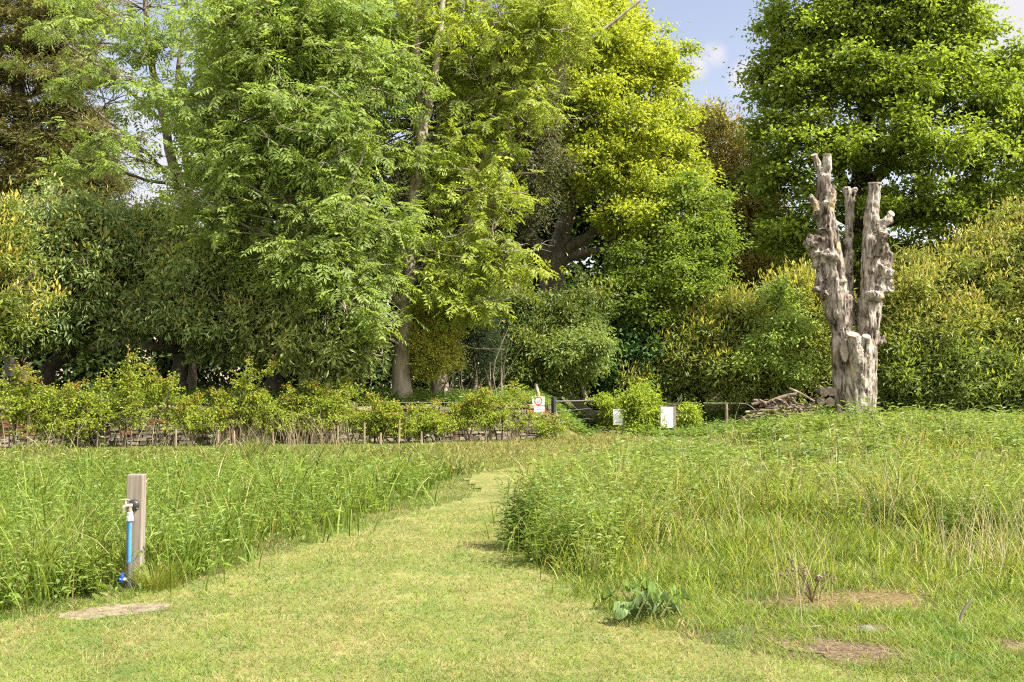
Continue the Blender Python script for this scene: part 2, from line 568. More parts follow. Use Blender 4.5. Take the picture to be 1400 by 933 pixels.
# short mown turf
x, Y = place(520000, 4.2, 30)
deepL = inside(LEFT_TALL, x, Y) & inside(LEFT_TALL, x + .55, Y - .45) & inside(LEFT_TALL, x, Y - .6)
deepR = inside(RIGHT_TALL, x, Y) & inside(RIGHT_TALL, x - .6, Y - .2) & inside(RIGHT_TALL, x, Y - .6)
keep = ~deepL & ~deepR & not_bare(x, Y) & (Y < wall_y(x) - .8)
x, Y = x[keep], Y[keep]
pn = vnoise(x, Y, 1.3, 21, 3) * .6 + vnoise(x, Y, .35, 22, 2) * .4
midr = inside(RIGHT_MID, x, Y)
streak = vnoise(x * 3.2 + Y * .35, Y * .35, .8, 44, 3)
pn = pn * .65 + streak * .35
dry = np.clip((pn - .46) * 5, 0, 1) * .95 * np.where(midr, .55, 1)
fleck = R2(len(x)) < (.08 + dry * .5)
col = mixcol((.22, .29, .055), (.125, .20, .034), np.clip(R2(len(x)) * .7 + (vnoise(x, Y, .5, 9) - .5) * 1.4 + (streak - .5), 0, 1))
straw = mixcol(STRAW, STRAW2, R2(len(x)))
col = np.where(fleck[:, None], straw * (.6 + .6 * R2(len(x)))[:, None], col * (.65 + .7 * R2(len(x)))[:, None])
clover = (vnoise(x, Y, .22, 31, 2) > .66)
col[clover] *= np.array([.72, .88, .8])
h = (.02 + .04 * R2(len(x)) + .10 * np.clip(vnoise(x, Y, .28, 35, 2) - .6, 0, 1) * R2(len(x)) + .03 * np.clip(vnoise(x, Y, .6, 33) - .45, 0, 1)) * np.where(midr, 1.7, 1)
mb = MB()
blades(mb, x, Y, h, .0043 * (Y / 5) ** .85 * (.7 + .6 * R2(len(x))), .5 + .9 * R2(len(x)), .25 * R2(len(x)), col, 2)
stuff(mb.build("mown_grass", M_GRASS, color=True), "short mown yellow green turf of the grassy path with straw patches", "grass")

# dead thatch and crumbs lying on the bare patches and at the slab
g = np.random.default_rng(66)
mb = MB(); px_, py_, sz_ = [], [], []
for cx_, cy_, rx, ry in BARE + [(float(np.mean([q[0] for q in sl])), float(np.mean([q[1] for q in sl])), .42, .1)]:
    k_ = int(1500 * rx * ry / .09)
    px_.append(cx_ + g.normal(0, rx * .75, k_)); py_.append(cy_ + g.normal(0, ry * .75, k_))
xq, yq = place(90000, 4.6, 13, g=g)
kq = inside(RIGHT_MID, xq, yq) & (vnoise(xq, yq, .75, 96) > .56)
px_.append(xq[kq]); py_.append(yq[kq])
px_, py_ = np.concatenate(px_), np.concatenate(py_); n = len(px_)
col = mixcol((.10, .07, .04), (.42, .33, .2), g.random(n) ** 1.3)
blades(mb, px_, py_, .012 + .03 * g.random(n), .004 + .004 * g.random(n), 1.5 + 3.5 * g.random(n), .3 * g.random(n), col, 2, g)
stuff(mb.build("thatch_litter", M_GRASS, color=True), "dry brown grass litter strewn over the bare soil", "litter")

WIND = math.radians(-60)


def clear_tap(x, Y):
    tx_, ty_ = on_ground(184, 803)
    return ~((np.abs(x - tx_ - .03 + (ty_ - Y) * .12) < .19) & (Y > ty_ - 1.3) & (Y < ty_ + .05) & (hash2(np.floor(x * 991), np.floor(Y * 997), 8) < .85))


def tall_grass(name, label, poly, n, y0, y1, hfun, seed, straw_share=.1, gcols=(G1, G2, G3), wmul=1.0, cat="grass", leanmul=1.0, keepfun=None, tuft=.55):
    g = np.random.default_rng(seed)
    x, Y = place(n, y0, y1, .56, 2.5, g)
    edge = .42
    xx, yy = x + g.normal(0, edge, n) * .5 + (vnoise(x, Y, .8, 14) - .5) * .7, Y + g.normal(0, edge, n) * .5
    nt = max(1, n // 45)
    txx, tyy = place(nt, y0, y1, .56, 2.5, g)
    ti = g.integers(0, nt, n)
    intuft = g.random(n) < tuft
    rad = .05 + .09 * g.random(nt)
    ox, oy = g.normal(0, 1, n) * rad[ti], g.normal(0, 1, n) * rad[ti]
    sc_ = np.maximum(1, tyy[ti] / 14)
    x = np.where(intuft, txx[ti] + ox * sc_, x); Y = np.where(intuft, tyy[ti] + oy * sc_, Y)
    xx = np.where(intuft, x, xx); yy = np.where(intuft, Y, yy)
    thue, thgt = g.random(nt)[ti], (.6 + .95 * g.random(nt) ** 2)[ti]
    k = inside(poly, xx, yy) & not_bare(x, Y) & clear_tap(x, Y)
    if keepfun is not None: k &= keepfun(x, Y, g)
    x, Y, ox, oy, intuft, thue, thgt = (a_[k] for a_ in (x, Y, ox, oy, intuft, thue, thgt))
    n = len(x)
    h = hfun(x, Y) * (.5 + .62 * g.random(n) ** .7) * np.where(intuft, thgt, 1)
    t = np.clip(np.where(intuft, thue, g.random(n)) * .7 + (vnoise(x, Y, 1.2, seed, 3) - .5) * 1.2, 0, 1)
    col = mixcol(gcols[0], gcols[1], t)
    dk = g.random(n) < .25
    col[dk] = gcols[2]
    st = g.random(n) < straw_share * (.4 + 1.3 * vnoise(x, Y, .9, seed + 7))
    col[st] = mixcol(STRAW, STRAW2, g.random(st.sum()))
    col *= (.62 + .76 * g.random(n))[:, None]
    az = np.where(g.random(n) < .45, WIND + g.normal(0, .8, n), g.random(n) * 2 * math.pi)
    az = np.where(intuft & (g.random(n) < .8), np.arctan2(oy, ox) + g.normal(0, .5, n), az)
    w = (.007 + .010 * g.random(n)) * np.maximum(1, (Y / 8) ** .8) * wmul
    mb = MB()
    bend = np.where(g.random(n) < .5, .12 + .2 * g.random(n), .3 + .3 * g.random(n))
    blades(mb, x, Y, h, w, (.15 + .75 * g.random(n)) * leanmul, bend, col, 4, g, az)
    return mb


def h_left(x, Y):
    return .56 + .26 * (vnoise(x, Y, 1.3, 41) - .5) * 2


mb = tall_grass("meadow_grass", "", LEFT_TALL, 100000, 6.2, 29, h_left, 51, .07)


def herbs(mb, x, Y, h, nleaf, L, W, col, stemcol, g, droop=.3, up=.35, stemw=.004):
    """upright leafy stems: a thin stem strip and leaves spiralling up it"""
    n = len(x)
    az = g.random(n) * 6.28
    ln = .22 * g.random(n)
    blades(mb, x, Y, h, stemw * np.maximum(1, (Y / 9)) * np.ones(n), ln, np.zeros(n), stemcol, 3, g, az)
    z = terrain(x, Y)
    for i in range(nleaf):
        t = .15 + .85 * (i + g.random(n) * .8) / nleaf
        a = az + i * 2.4 + g.normal(0, .4, n)
        p = np.stack([x, Y, z], -1)
        reach = (h * ln * (t * .35 + .65 * t * t))[:, None]
        p = p + np.stack([np.cos(az), np.sin(az), np.zeros(n)], -1) * reach
        p[:, 2] += h * t
        ax = np.stack([np.cos(a), np.sin(a), up - droop * g.random(n) * 2 + .5 * (t - .5)], -1)
        nr = np.stack([-np.cos(a) * .3, -np.sin(a) * .3, np.ones(n)], -1) + g.normal(0, .25, (n, 3))
        s = (1.15 - .55 * t) * (.7 + .6 * g.random(n))
        leaves(mb, p, ax, nr, L * s, W * s, col * (.8 + .4 * g.random((n, 1))))


g = np.random.default_rng(77)
x, Y = place(11000, 6.5, 28, .56, 2.5, g)
k = inside(LEFT_TALL, x, Y) & (g.random(len(x)) < .3 + .9 * vnoise(x, Y, 1.4, 88)) & not_bare(x, Y) & clear_tap(x, Y); x, Y = x[k], Y[k]
col = mixcol((.145, .235, .04), (.235, .315, .075), g.random(len(x)))
herbs(mb, x, Y, h_left(x, Y) * (.65 + .6 * g.random(len(x)) ** 2), 7, .11 * np.maximum(1, Y / 12), .032 * np.maximum(1, Y / 12), col, col * .9, g)
stuff(mb.build("meadow_grass", M_GRASS, color=True), "tall lush green meadow grass left of the mown path, behind the tap post", "grass")


def h_right(x, Y):
    return (.50 + .42 * (vnoise(x, Y, 1.7, 61) - .5) * 2 + .16 * (1 - smooth(1.5, 4.5, x))) * (1 - (.25 + .45 * (1 - smooth(5.5, 9, x))) * smooth(13, 22, Y))


mb = tall_grass("", "", RIGHT_TALL, 150000, 8, 42, h_right, 52, .19, ((.165, .235, .034), (.265, .315, .06), (.11, .16, .026)))
g = np.random.default_rng(78)
x, Y = place(19000, 8, 40, .56, 2.5, g)
k = inside(RIGHT_TALL, x, Y) & (g.random(len(x)) < .05 + 3.0 * np.clip(vnoise(x, Y, 1.8, 89) - .42, 0, 1) + .5 * (1 - smooth(1, 3.5, x))); x, Y = x[k], Y[k]
col = mixcol((.155, .225, .045), (.26, .315, .09), g.random(len(x)))
herbs(mb, x, Y, h_right(x, Y) * (.7 + .65 * g.random(len(x)) ** 2), 10, .115 * np.maximum(1, Y / 13), .032 * np.maximum(1, Y / 13), col, col * .9, g)
x, Y = place(3000, 8.5, 34, .56, 2, g)
k = inside(RIGHT_TALL, x, Y) & (vnoise(x, Y, 1.5, 97) > .56); x, Y = x[k], Y[k]
col = mixcol((.11, .185, .04), (.22, .29, .085), g.random(len(x)))
herbs(mb, x, Y, (.45 + .5 * g.random(len(x))) * (1 - .35 * smooth(14, 24, Y) * (1 - smooth(5.5, 9, x))), 12, .15 * np.maximum(1, Y / 14), .05 * np.maximum(1, Y / 14), col, col * .8, g, stemw=.007)
stuff(mb.build("meadow_grass", M_GRASS, color=True), "tall leafy herbs and grass filling the meadow right of the path", "grass")

mb = tall_grass("", "", RIGHT_MID, 120000, 5, 14, lambda x, Y: .07 + .27 * smooth(6.2, 9.5, Y) * (.5 + vnoise(x, Y, .7, 71)), 53, .10,
                ((.18, .245, .034), (.28, .33, .06), (.125, .18, .028)), .8,
                keepfun=lambda x, Y, g: g.random(len(x)) < (.25 + 1.1 * vnoise(x, Y, .55, 90)) * np.where(vnoise(x, Y, .75, 96) > .56, .45, 1))
stuff(mb.build("rough_grass", M_GRASS, color=True), "rough half height grass between the leafy herbs and the mown turf", "grass")
mb = tall_grass("", "", FAR_DRY, 330000, 15, 42, lambda x, Y: .07 + .14 * smooth(20, 30, Y), 54, .34, ((.17, .21, .05), (.27, .265, .10), (.12, .15, .04)), .6)
mb2 = tall_grass('', '', FAR_STALKY, 170000, 14, 34, lambda x, Y: .12 + .55 * vnoise(x, Y, .8, 3) ** 2, 55, .16, ((.17, .22, .05), (.26, .29, .09), (.12, .15, .04)))
mb.add(np.concatenate(mb2.v), np.concatenate(mb2.f), np.concatenate(mb2.c)[:, :3])
stuff(mb.build("dry_grass", M_GRASS, color=True), "buff dry grass at the far end of the path before the fence", "grass")
# weeds on the bank behind the wall and along the foot of the trees
g = np.random.default_rng(79)
n = 110000
Y = 27.5 + 17 * g.random(n); x = (g.random(n) * 2 - 1) * (.56 * Y + 3)
v = Y - wall_y(x)
k = ((v > .55) & (v < 6) & (x < 4.2)) | ((x > 2.4) & (Y > 32.6) & (Y < 41))
k &= g.random(n) < .25 + .9 * vnoise(x, Y, 1.1, 91)
for px, py, yc_, rx_, ry_ in ((825, 578, 35.6, 1.0, 1.6), (800, 590, 34.4, .7, .9)):
    q_ = at(px, py, yc_); k &= ((x - q_[0]) / rx_) ** 2 + ((Y - q_[1]) / ry_) ** 2 > .5 + .9 * g.random(n)
x, Y = x[k], Y[k]
col = mixcol((.11, .19, .045), (.22, .30, .07), g.random(len(x)))
mb = MB()
gap_ = (x > 2.4) & (Y < 38)
k = ~gap_ | (g.random(len(x)) < .1 + .8 * np.clip(vnoise(x, Y, .9, 94) - .35, 0, 1)); x, Y, col, gap_ = x[k], Y[k], col[k], gap_[k]
herbs(mb, x, Y, (.2 + .35 * g.random(len(x))) * np.where(gap_, .8 * vnoise(x, Y, .7, 95) + .25, 1), 6, .17, .07, col, col, g)
stuff(mb.build("ground_cover", M_GRASS, color=True), "green brambles and weeds covering the bank under the trees", "ground cover")

# ------------------------------------------------------------------ trees


def clumps_in(lobes, n, rc, g, back=.55):
    """clump centres spread through a set of ellipsoids given as (px, py, depth, rx px, ry px, depth radius m)"""
    wts = np.array([l[3] * l[4] * (l[6] if len(l) > 6 else 1.) for l in lobes], float); wts /= wts.sum()
    out = []; which = []
    for li, (l, w) in enumerate(zip(lobes, wts)):
        k = max(2, int(round(n * w)))
        c = at(l[0], l[1], l[2]); s = m_at(l[2])
        d = unit(g.normal(0, 1, (k * 2, 3)))
        r = (.1 + .9 * g.random(k * 2)) ** .5
        p = d * r[:, None] * np.array([l[3] * s * 1.08, l[5] * 1.05, l[4] * s * 1.08]) + g.normal(0, min(.22, .12 * l[5]), (k * 2, 3))
        keep = (p[:, 1] < .3 * l[5]) | (g.random(k * 2) < back)
        p = p[keep][:k]
        out.append(c + p); which += [li] * len(p)
    C = np.concatenate(out)
    return C, np.array(which), rc * (.65 + .7 * g.random(len(C)))


def skeleton(mb, trunk, lobes, C, which, g, r_limb=.09, r_twig=.022, limb_sides=6):
    """limbs from the trunk line to every lobe, then a branch from the limb to every clump of leaves"""
    if trunk is None: return
    T = np.concatenate(trunk)
    for li, l in enumerate(lobes):
        c = at(l[0], l[1], l[2])
        d = np.linalg.norm(T[:, :3] - c, axis=1) + np.maximum(0, T[:, 2] - c[2] + .4) * 3
        s = T[np.argmin(d)]
        ctrl = (s[:3] + c) / 2 + np.array([0, 0, .12 * np.linalg.norm(c - s[:3])]) + g.normal(0, .15, 3)
        t = np.linspace(0, 1, 9)[:, None]
        P = s[:3] * (1 - t) ** 2 + 2 * ctrl * t * (1 - t) + c * t ** 2 + np.pad(g.normal(0, .05, (7, 3)), ((1, 1), (0, 0)))
        r0 = min(s[3] * .75, r_limb * 1.6)
        tubes(mb, P, np.linspace(r0, r_limb * .35, 9), limb_sides)
        K = C[which == li]
        if len(K) == 0: continue
        ti = np.clip(.25 + .7 * g.random(len(K)), 0, 1)
        b = P[(ti * 8).astype(int)]
        u = np.linspace(0, 1, 5)[None, :, None]
        mid = (b + K) / 2 + np.array([0, 0, .1]) * np.linalg.norm(K - b, axis=1, keepdims=True) + g.normal(0, .12, K.shape)
        PP = b[:, None] * (1 - u) ** 2 + 2 * mid[:, None] * u * (1 - u) + K[:, None] * u ** 2
        RR = np.linspace(1.3, .45, 5)[None] * r_twig * (.7 + .6 * g.random((len(K), 1)))
        tubes(mb, PP, RR, 4)


SPREAD = 1.2


def scatter(C, rc, per, g, flat=.6):
    n = np.maximum(1, (per * (rc / rc.mean()) ** 2 * (.6 + .8 * g.random(len(C)))).astype(int))
    i = np.repeat(np.arange(len(C)), n)
    d = unit(g.normal(0, 1, (len(i), 3)))
    rr = np.minimum(np.abs(g.normal(0, .62, len(i))) + .12 * g.random(len(i)), 1.5)
    off = d * rr[:, None] * rc[i][:, None] * SPREAD * np.array([1, 1, flat])
    return i, C[i] + off, d, rr


def leaf_cloud(mb, C, rc, per, L, W, cols, g, flat=.6, droop=.25, young=None, young_share=0., tint=None, upright=.55, jitter=.55):
    """cols = (dark, light); young = colour of new growth on the outer, upper tips"""
    i, P, d, rr = scatter(C, rc, per, g, flat)
    n = len(i)
    ax = d * np.array([1, 1, .5]) + g.normal(0, jitter, (n, 3)); ax[:, 2] -= droop
    nr = np.array([0, 0, 1.]) * upright + d * .45 + g.normal(0, .5, (n, 3))
    ct = np.clip(.5 * g.random(len(C)) + .5 * (.5 + 2.2 * (vnoise(C[:, 0] + C[:, 1] * .7, C[:, 2] * 1.3, 1.1, 17, 2) - .5)), 0, 1)
    t = np.clip(.68 * ct[i] + .32 * g.random(n), 0, 1)
    col = mixcol(cols[0], cols[1], t)
    if tint is not None: col = col * tint[i]
    ls = .55 + .85 * g.random(n)
    if young is not None:
        y = (g.random(n) < young_share * (.1 + 1.9 * ct[i] ** 2) * 1.5) & (rr > .5) & (d[:, 2] > -.25)
        col[y] = mixcol(young[0], young[1], g.random(y.sum()))
        P[y, 2] += g.random(y.sum()) ** 2 * .28
        ax[y] = d[y] * .5 + np.array([0, 0, .8]) + g.normal(0, .25, (y.sum(), 3))
    col = col * (.75 + .5 * g.random((n, 1))) * LEAFGAIN
    leaves(mb, P, ax, nr, L * ls, W * ls, col)


def pinnate_cloud(mb, C, rc, per, L, cols, g, flat=.65, pairs=4, lw=.36, droop=.55):
    """compound leaves of an ash or elder: leaflets in pairs along a drooping stalk"""
    i, P, d, rr = scatter(C, rc, per, g, flat)
    n = len(i)
    ax = d * np.array([1, 1, .4]) + g.normal(0, .4, (n, 3)); ax[:, 2] -= droop * (.3 + g.random(n))
    ax = unit(ax)
    nr = np.array([0, 0, 1.]) + d * .4 + g.normal(0, .35, (n, 3))
    nr = unit(nr - ax * (nr * ax).sum(1, keepdims=True))
    sd = np.cross(ax, nr)
    LL = L * (.7 + .6 * g.random(n))
    ct = g.random(len(C))
    col = mixcol(cols[0], cols[1], np.clip(.5 * ct[i] + .5 * g.random(n), 0, 1)) * (.8 + .4 * g.random((n, 1))) * LEAFGAIN
    for k in range(pairs):
        t = .25 + .6 * k / (pairs - 1)
        for s in (-1, 1):
            b = P + ax * (LL * t)[:, None] - nr * (LL * .1 * t * t)[:, None]
            a = sd * s * .85 + ax * .55 - nr * .2 + g.normal(0, .1, (n, 3))
            ll = LL * lw * (1.1 - .3 * abs(t - .5))
            leaves(mb, b, a, nr + g.normal(0, .2, (n, 3)), ll, ll * .36, col * (.9 + .2 * g.random((n, 1))))
    leaves(mb, P + ax * (LL * .9)[:, None] - nr * (LL * .08)[:, None], ax, nr, LL * lw, LL * lw * .36, col)


def tree(name, label, cat, base_px, Y, lobes, n, rc, leaf, trunk_lines=(), bark=None, seed=0, group=None, bare=(), r_limb=.09, r_twig=.024, back=.55, extra=None, leafmat=None, twiggy=0):
    """base_px: pixel of the trunk's foot. trunk_lines: lists of (px, py, radius[, depth])"""
    g = np.random.default_rng(seed)
    b = at(base_px[0], base_px[1], Y)
    b[2] = float(terrain(b[0], b[1]))
    root = thing(name, label, cat, b, group)
    tm = MB(); lines = []
    for i, ln in enumerate(trunk_lines):
        lines.append(limb(tm, ln, Y, 26 if i == 0 else 16, 10, seed=seed + i))
    if not lines:
        top = at(lobes[0][0], lobes[0][1], lobes[0][2])
        pts = np.array([[*b, .12], [*(b * .6 + top * .4 + g.normal(0, .1, 3)), .09], [*top, .05]])
        L = spline(pts, 10); tubes(tm, L[:, :3], L[:, 3], 7); lines.append(L)
    tm.build("trunk", bark or M_BARK, root, True)
    C, which, rcs = clumps_in(lobes, n, rc, g, back)
    bm = MB()
    skeleton(bm, lines, lobes, C, which, g, r_limb, r_twig)
    for i, ln in enumerate(bare):
        L = limb(bm, ln, Y, 12, 6, .03, seed + 50 + i)
        # a few bare side twigs
        for q in range(5):
            s = L[g.integers(3, 11)]
            e = s[:3] + unit(g.normal(0, 1, 3) + np.array([0, -.3, .5])) * g.uniform(.3, .8)
            mid = (s[:3] + e) / 2 + g.normal(0, .08, 3)
            tubes(bm, spline(np.array([s[:3], mid, e]), 5), np.linspace(max(.008, s[3] * .5), .005, 5), 4)
    if twiggy:
        wm = bm
        front = np.argsort(C[:, 1])[:max(4, int(len(C) * .6))]
        for q in range(twiggy):
            c = C[front[g.integers(0, len(front))]] + g.normal(0, .25, 3) + np.array([0, -.15, 0])
            a = g.uniform(0, 6.28); ln = g.uniform(.6, 1.7)
            d = np.array([math.cos(a), -.35 * g.random(), g.uniform(-.35, .5)])
            P = spline(np.array([c, c + d * ln * .35 + g.normal(0, .08, 3), c + d * ln * .7 + g.normal(0, .12, 3), c + d * ln + g.normal(0, .15, 3)]), 12)
            r0 = g.uniform(.010, .022)
            tubes(wm, P, np.linspace(r0, r0 * .3, 12), 5)
            for w in range(g.integers(1, 5)):
                p = P[g.integers(3, 11)]; e = p + unit(d + g.normal(0, .8, 3)) * g.uniform(.2, .6)
                tubes(wm, spline(np.array([p, (p + e) / 2 + g.normal(0, .05, 3), e]), 6), np.linspace(r0 * .6, r0 * .2, 6), 4)
    bm.build("branches", bark or M_BARK, root, True)
    cm = MB()
    leaf(cm, C, rcs, g)
    if extra: extra(cm, g)
    cm.build("crown", leafmat or M_LEAF, root, color=True)
    return root


# leaf kinds -------------------------------------------------------
ASH = lambda per, cols=((.075, .15, .025), (.135, .22, .045)), L=.34: (lambda m, C, r, g: pinnate_cloud(m, C, r, per, L, cols, g))
def BROAD(per, L, W, cols, **k): return lambda m, C, r, g: leaf_cloud(m, C, r, per, L, W, cols, g, **k)


ASHC = ((.105, .155, .036), (.185, .235, .068))
ASHY = ((.125, .165, .025), (.21, .245, .045))

# the big ash with pale forked stem in the centre left
tree("ash_tree", "tall ash with pale forked trunk rising from the top of the ruined wall", "tree", (548, 552), 31.5,
     [(400, 60, 30.5, 95, 80, 2.4), (330, 150, 30, 95, 75, 2.2), (430, 190, 29.8, 95, 70, 2.2), (325, 255, 29.6, 68, 55, 1.8), (470, 285, 29.4, 66, 60, 1.8),
      (400, 355, 29.2, 62, 36, 1.5), (480, 385, 29.2, 60, 42, 1.4), (500, 120, 30.5, 50, 70, 2), (450, 20, 31, 90, 60, 2.4), (330, 40, 31, 80, 60, 2.2),
      (300, 320, 29.6, 45, 30, 1.2), (490, 430, 29.4, 40, 26, 1), (545, 60, 30.8, 30, 40, .8), (530, 330, 30, 24, 30, .6), (572, 215, 30.6, 26, 14, .5), (556, 300, 30.2, 24, 16, .5), (578, 120, 30.8, 26, 16, .5)],
     560, .58, lambda m, C, r, g: pinnate_cloud(m, C, r, 16, .50, ASHC, g, .38),
     [[(549, 556, .50), (549, 540, .36), (551, 500, .29), (553, 430, .24), (560, 350, .21), (568, 270, .18), (576, 180, .16), (571, 90, .14), (570, 0, .11), (566, -90, .08)],
      [(575, 200, .15), (592, 120, .12), (602, 40, .10), (612, -60, .07)],
      [(558, 365, .16), (520, 300, .12, 31), (470, 260, .10, 30.4), (420, 200, .08, 30), (370, 120, .06, 30)],
      [(553, 420, .14), (500, 380, .10, 30.6), (450, 340, .07, 29.8)],
      [(575, 190, .14), (545, 100, .10), (500, 40, .08), (450, -20, .06)]],
     M_PALE, 101, twiggy=90, bare=[[(500, 150, .06, 30.5), (522, 80, .055), (550, 20, .05)], [(545, 470, .04, 30.8), (510, 455, .03, 30.2), (455, 440, .015, 29.6)],
                        [(470, 270, .05, 29.2), (495, 215, .035, 28.8), (505, 180, .015, 28.6)], [(440, 370, .03, 29), (420, 345, .02, 28.6), (400, 352, .01, 28.4)]], r_limb=.07)

tree("ash_tree", "yellower ash with grey leaning stem beside the pale forked trunk", "tree", (600, 548), 33.5,
     [(640, 70, 32.5, 75, 70, 2), (700, 60, 33, 70, 70, 2), (640, 190, 32, 60, 45, 1.6), (665, 265, 31.5, 62, 40, 1.5), (640, 335, 31.2, 62, 36, 1.4), (690, 355, 31, 45, 30, 1.2),
      (600, 385, 31, 42, 28, 1.1), (560, 20, 33, 70, 55, 2), (760, 30, 33, 60, 50, 1.8), (640, 410, 30.8, 45, 22, 1), (600, 250, 31.6, 30, 40, 1), (720, 150, 32.5, 50, 40, 1.4)],
     290, .55, lambda m, C, r, g: pinnate_cloud(m, C, r, 15, .50, ASHY, g, .38),
     [[(600, 552, .34), (604, 470, .27), (622, 380, .22), (640, 290, .18), (662, 215, .16), (676, 140, .13), (690, 60, .1), (700, -30, .07)],
      [(640, 290, .13), (690, 200, .12), (735, 120, .09), (800, 60, .06), (875, 2, .035)],
      [(622, 380, .11), (600, 300, .1), (598, 200, .08), (610, 100, .06)],
      [(604, 470, .11), (640, 390, .09, 32.6), (680, 350, .05, 31.6)]],
     M_PALE, 102, twiggy=90, bare=[[(640, 300, .06), (690, 245, .045, 32.6), (740, 235, .02, 32)], [(700, 160, .05), (740, 140, .04), (790, 70, .02)], [(630, 360, .05, 32), (670, 405, .03, 31.4), (690, 440, .012, 31)],
                        [(690, 100, .05), (660, 60, .03), (640, 10, .02)], [(610, 460, .035, 32), (640, 475, .025, 31.5), (690, 478, .01, 31)]], r_limb=.06)

tree("ash_tree", "slender twin stemmed ash with blue sky showing between its sprays", "tree", (258, 540), 37,
     [(130, 60, 36, 75, 55, 2), (220, 60, 36, 80, 55, 2), (300, 70, 36, 60, 60, 2), (160, 130, 35.5, 75, 45, 2), (240, 150, 35.5, 60, 45, 1.8), (170, 215, 35, 70, 36, 1.6), (120, 190, 35.5, 45, 36, 1.4),
      (235, 240, 35, 50, 32, 1.4), (310, 240, 35, 40, 45, 1.6), (200, 10, 37, 140, 45, 2.4), (60, 40, 37, 60, 50, 2), (110, 225, 35, 40, 20, 1), (285, 160, 36, 35, 45, 1.4)],
     135, .52, lambda m, C, r, g: pinnate_cloud(m, C, r, 14, .50, ASHC, g, .38),
     [[(258, 545, .27), (256, 430, .25), (262, 340, .24), (243, 250, .18), (226, 170, .15), (206, 70, .12), (196, -30, .08)],
      [(263, 335, .15), (258, 240, .13), (243, 140, .10), (250, 40, .07), (262, -40, .05)],
      [(243, 250, .07), (190, 200, .06, 36), (130, 150, .04, 35.6)], [(226, 170, .07), (160, 110, .06, 36.2), (90, 60, .04, 36)],
      [(258, 240, .07), (300, 170, .06), (330, 90, .05)]],
     M_BARK, 103, twiggy=50, r_limb=.05, r_twig=.017, bare=[[(206, 80, .05), (150, 60, .03), (60, 62, .015)], [(243, 140, .05), (290, 95, .035), (340, 60, .02)], [(215, 120, .04), (140, 105, .025), (40, 105, .012)]])

tree("ash_tree", "shaded ash with dark grey stem between the twin stemmed and pale trunked ashes", "tree", (425, 548), 36,
     [(370, 40, 36.5, 70, 60, 2), (440, 100, 37, 60, 60, 2), (330, 110, 36, 35, 50, 1.4), (480, 40, 37, 60, 50, 2), (350, 190, 35.5, 40, 45, 1.4), (460, 200, 36.5, 60, 50, 1.8)],
     190, .52, lambda m, C, r, g: pinnate_cloud(m, C, r, 17, .52, ASHC, g),
     [[(425, 552, .34), (415, 440, .3), (400, 310, .25), (385, 240, .2), (372, 150, .15), (360, 50, .1), (352, -30, .07)],
      [(400, 310, .16), (430, 220, .14), (440, 120, .1), (455, 20, .07)]], M_BARK, 104)

HOLM = ((.07, .105, .034), (.20, .255, .085))
FLUSH = ((.21, .185, .045), (.24, .235, .06))
FLUSHR = ((.25, .19, .06), (.27, .28, .075))
for sd, (lab, bx, lobes, nn, trunk, fl, ys, cols) in enumerate((
    ("spreading holm oak at the left edge under the brown conifer", 70,
     [(30, 330, 31, 70, 50, 2.2), (110, 300, 32, 75, 40, 2.2), (90, 380, 30.6, 85, 45, 2), (40, 440, 30.4, 80, 35, 1.8), (140, 440, 30.8, 60, 32, 1.6), (150, 350, 31.5, 60, 45, 2), (-60, 380, 31, 70, 80, 2.4)],
     520, [[(60, 560, .3), (70, 500, .26), (110, 470, .2), (150, 430, .14), (160, 350, .1)], [(-20, 540, .16, 30.6), (15, 520, .15, 30.4), (40, 540, .12, 30.2)]], FLUSH, .22, HOLM),
    ("dark holm oak with low horizontal bough under the twin stemmed ash", 248,
     [(200, 350, 32, 60, 36, 2), (270, 380, 31.5, 65, 40, 2), (230, 420, 30.8, 55, 24, 1.6), (280, 440, 31, 60, 36, 1.7), (320, 390, 31.5, 50, 40, 1.8), (310, 350, 32.5, 45, 24, 1.5), (215, 310, 32.5, 45, 24, 1.4)],
     430, [[(247, 560, .28), (247, 500, .25), (244, 450, .2), (240, 380, .14), (230, 320, .08)], [(246, 478, .16), (210, 474, .14, 30.8), (170, 470, .1, 30.2), (120, 478, .06, 29.8)]], FLUSH, .24, HOLM),
    ("drooping holm oak left of the pale ash trunk", 375,
     [(380, 400, 31.2, 55, 45, 1.8), (430, 420, 30.6, 60, 45, 1.8), (470, 470, 30.2, 55, 42, 1.6), (400, 470, 30.4, 55, 36, 1.6), (350, 440, 31, 45, 45, 1.7), (350, 360, 32, 60, 30, 1.6)],
     430, [[(372, 560, .3), (375, 510, .27), (385, 460, .2), (390, 400, .13)], [(376, 500, .14), (350, 470, .1, 31), (338, 440, .07, 30.7)]], FLUSHR, .18, ((.095, .13, .04), (.22, .255, .08))))):
    tree("holm_oak", lab, "tree", (bx, 552), 32, lobes, int(nn * 1.15), .42, BROAD(88, .185, .062, cols, flat=.8, droop=.55, young=fl, young_share=ys), trunk, M_DARKBARK, 120 + sd, leafmat=M_GLOSS, r_limb=.06, twiggy=34,
         bare=[[(bx + 40, 430, .03, 30.2), (bx + 90, 425, .02, 29.6), (bx + 120, 405, .01, 29.4)], [(bx - 30, 300 + 40 * sd, .03, 31), (bx + 30, 315 + 40 * sd, .02, 30.4), (bx + 70, 300 + 40 * sd, .01, 30)]])

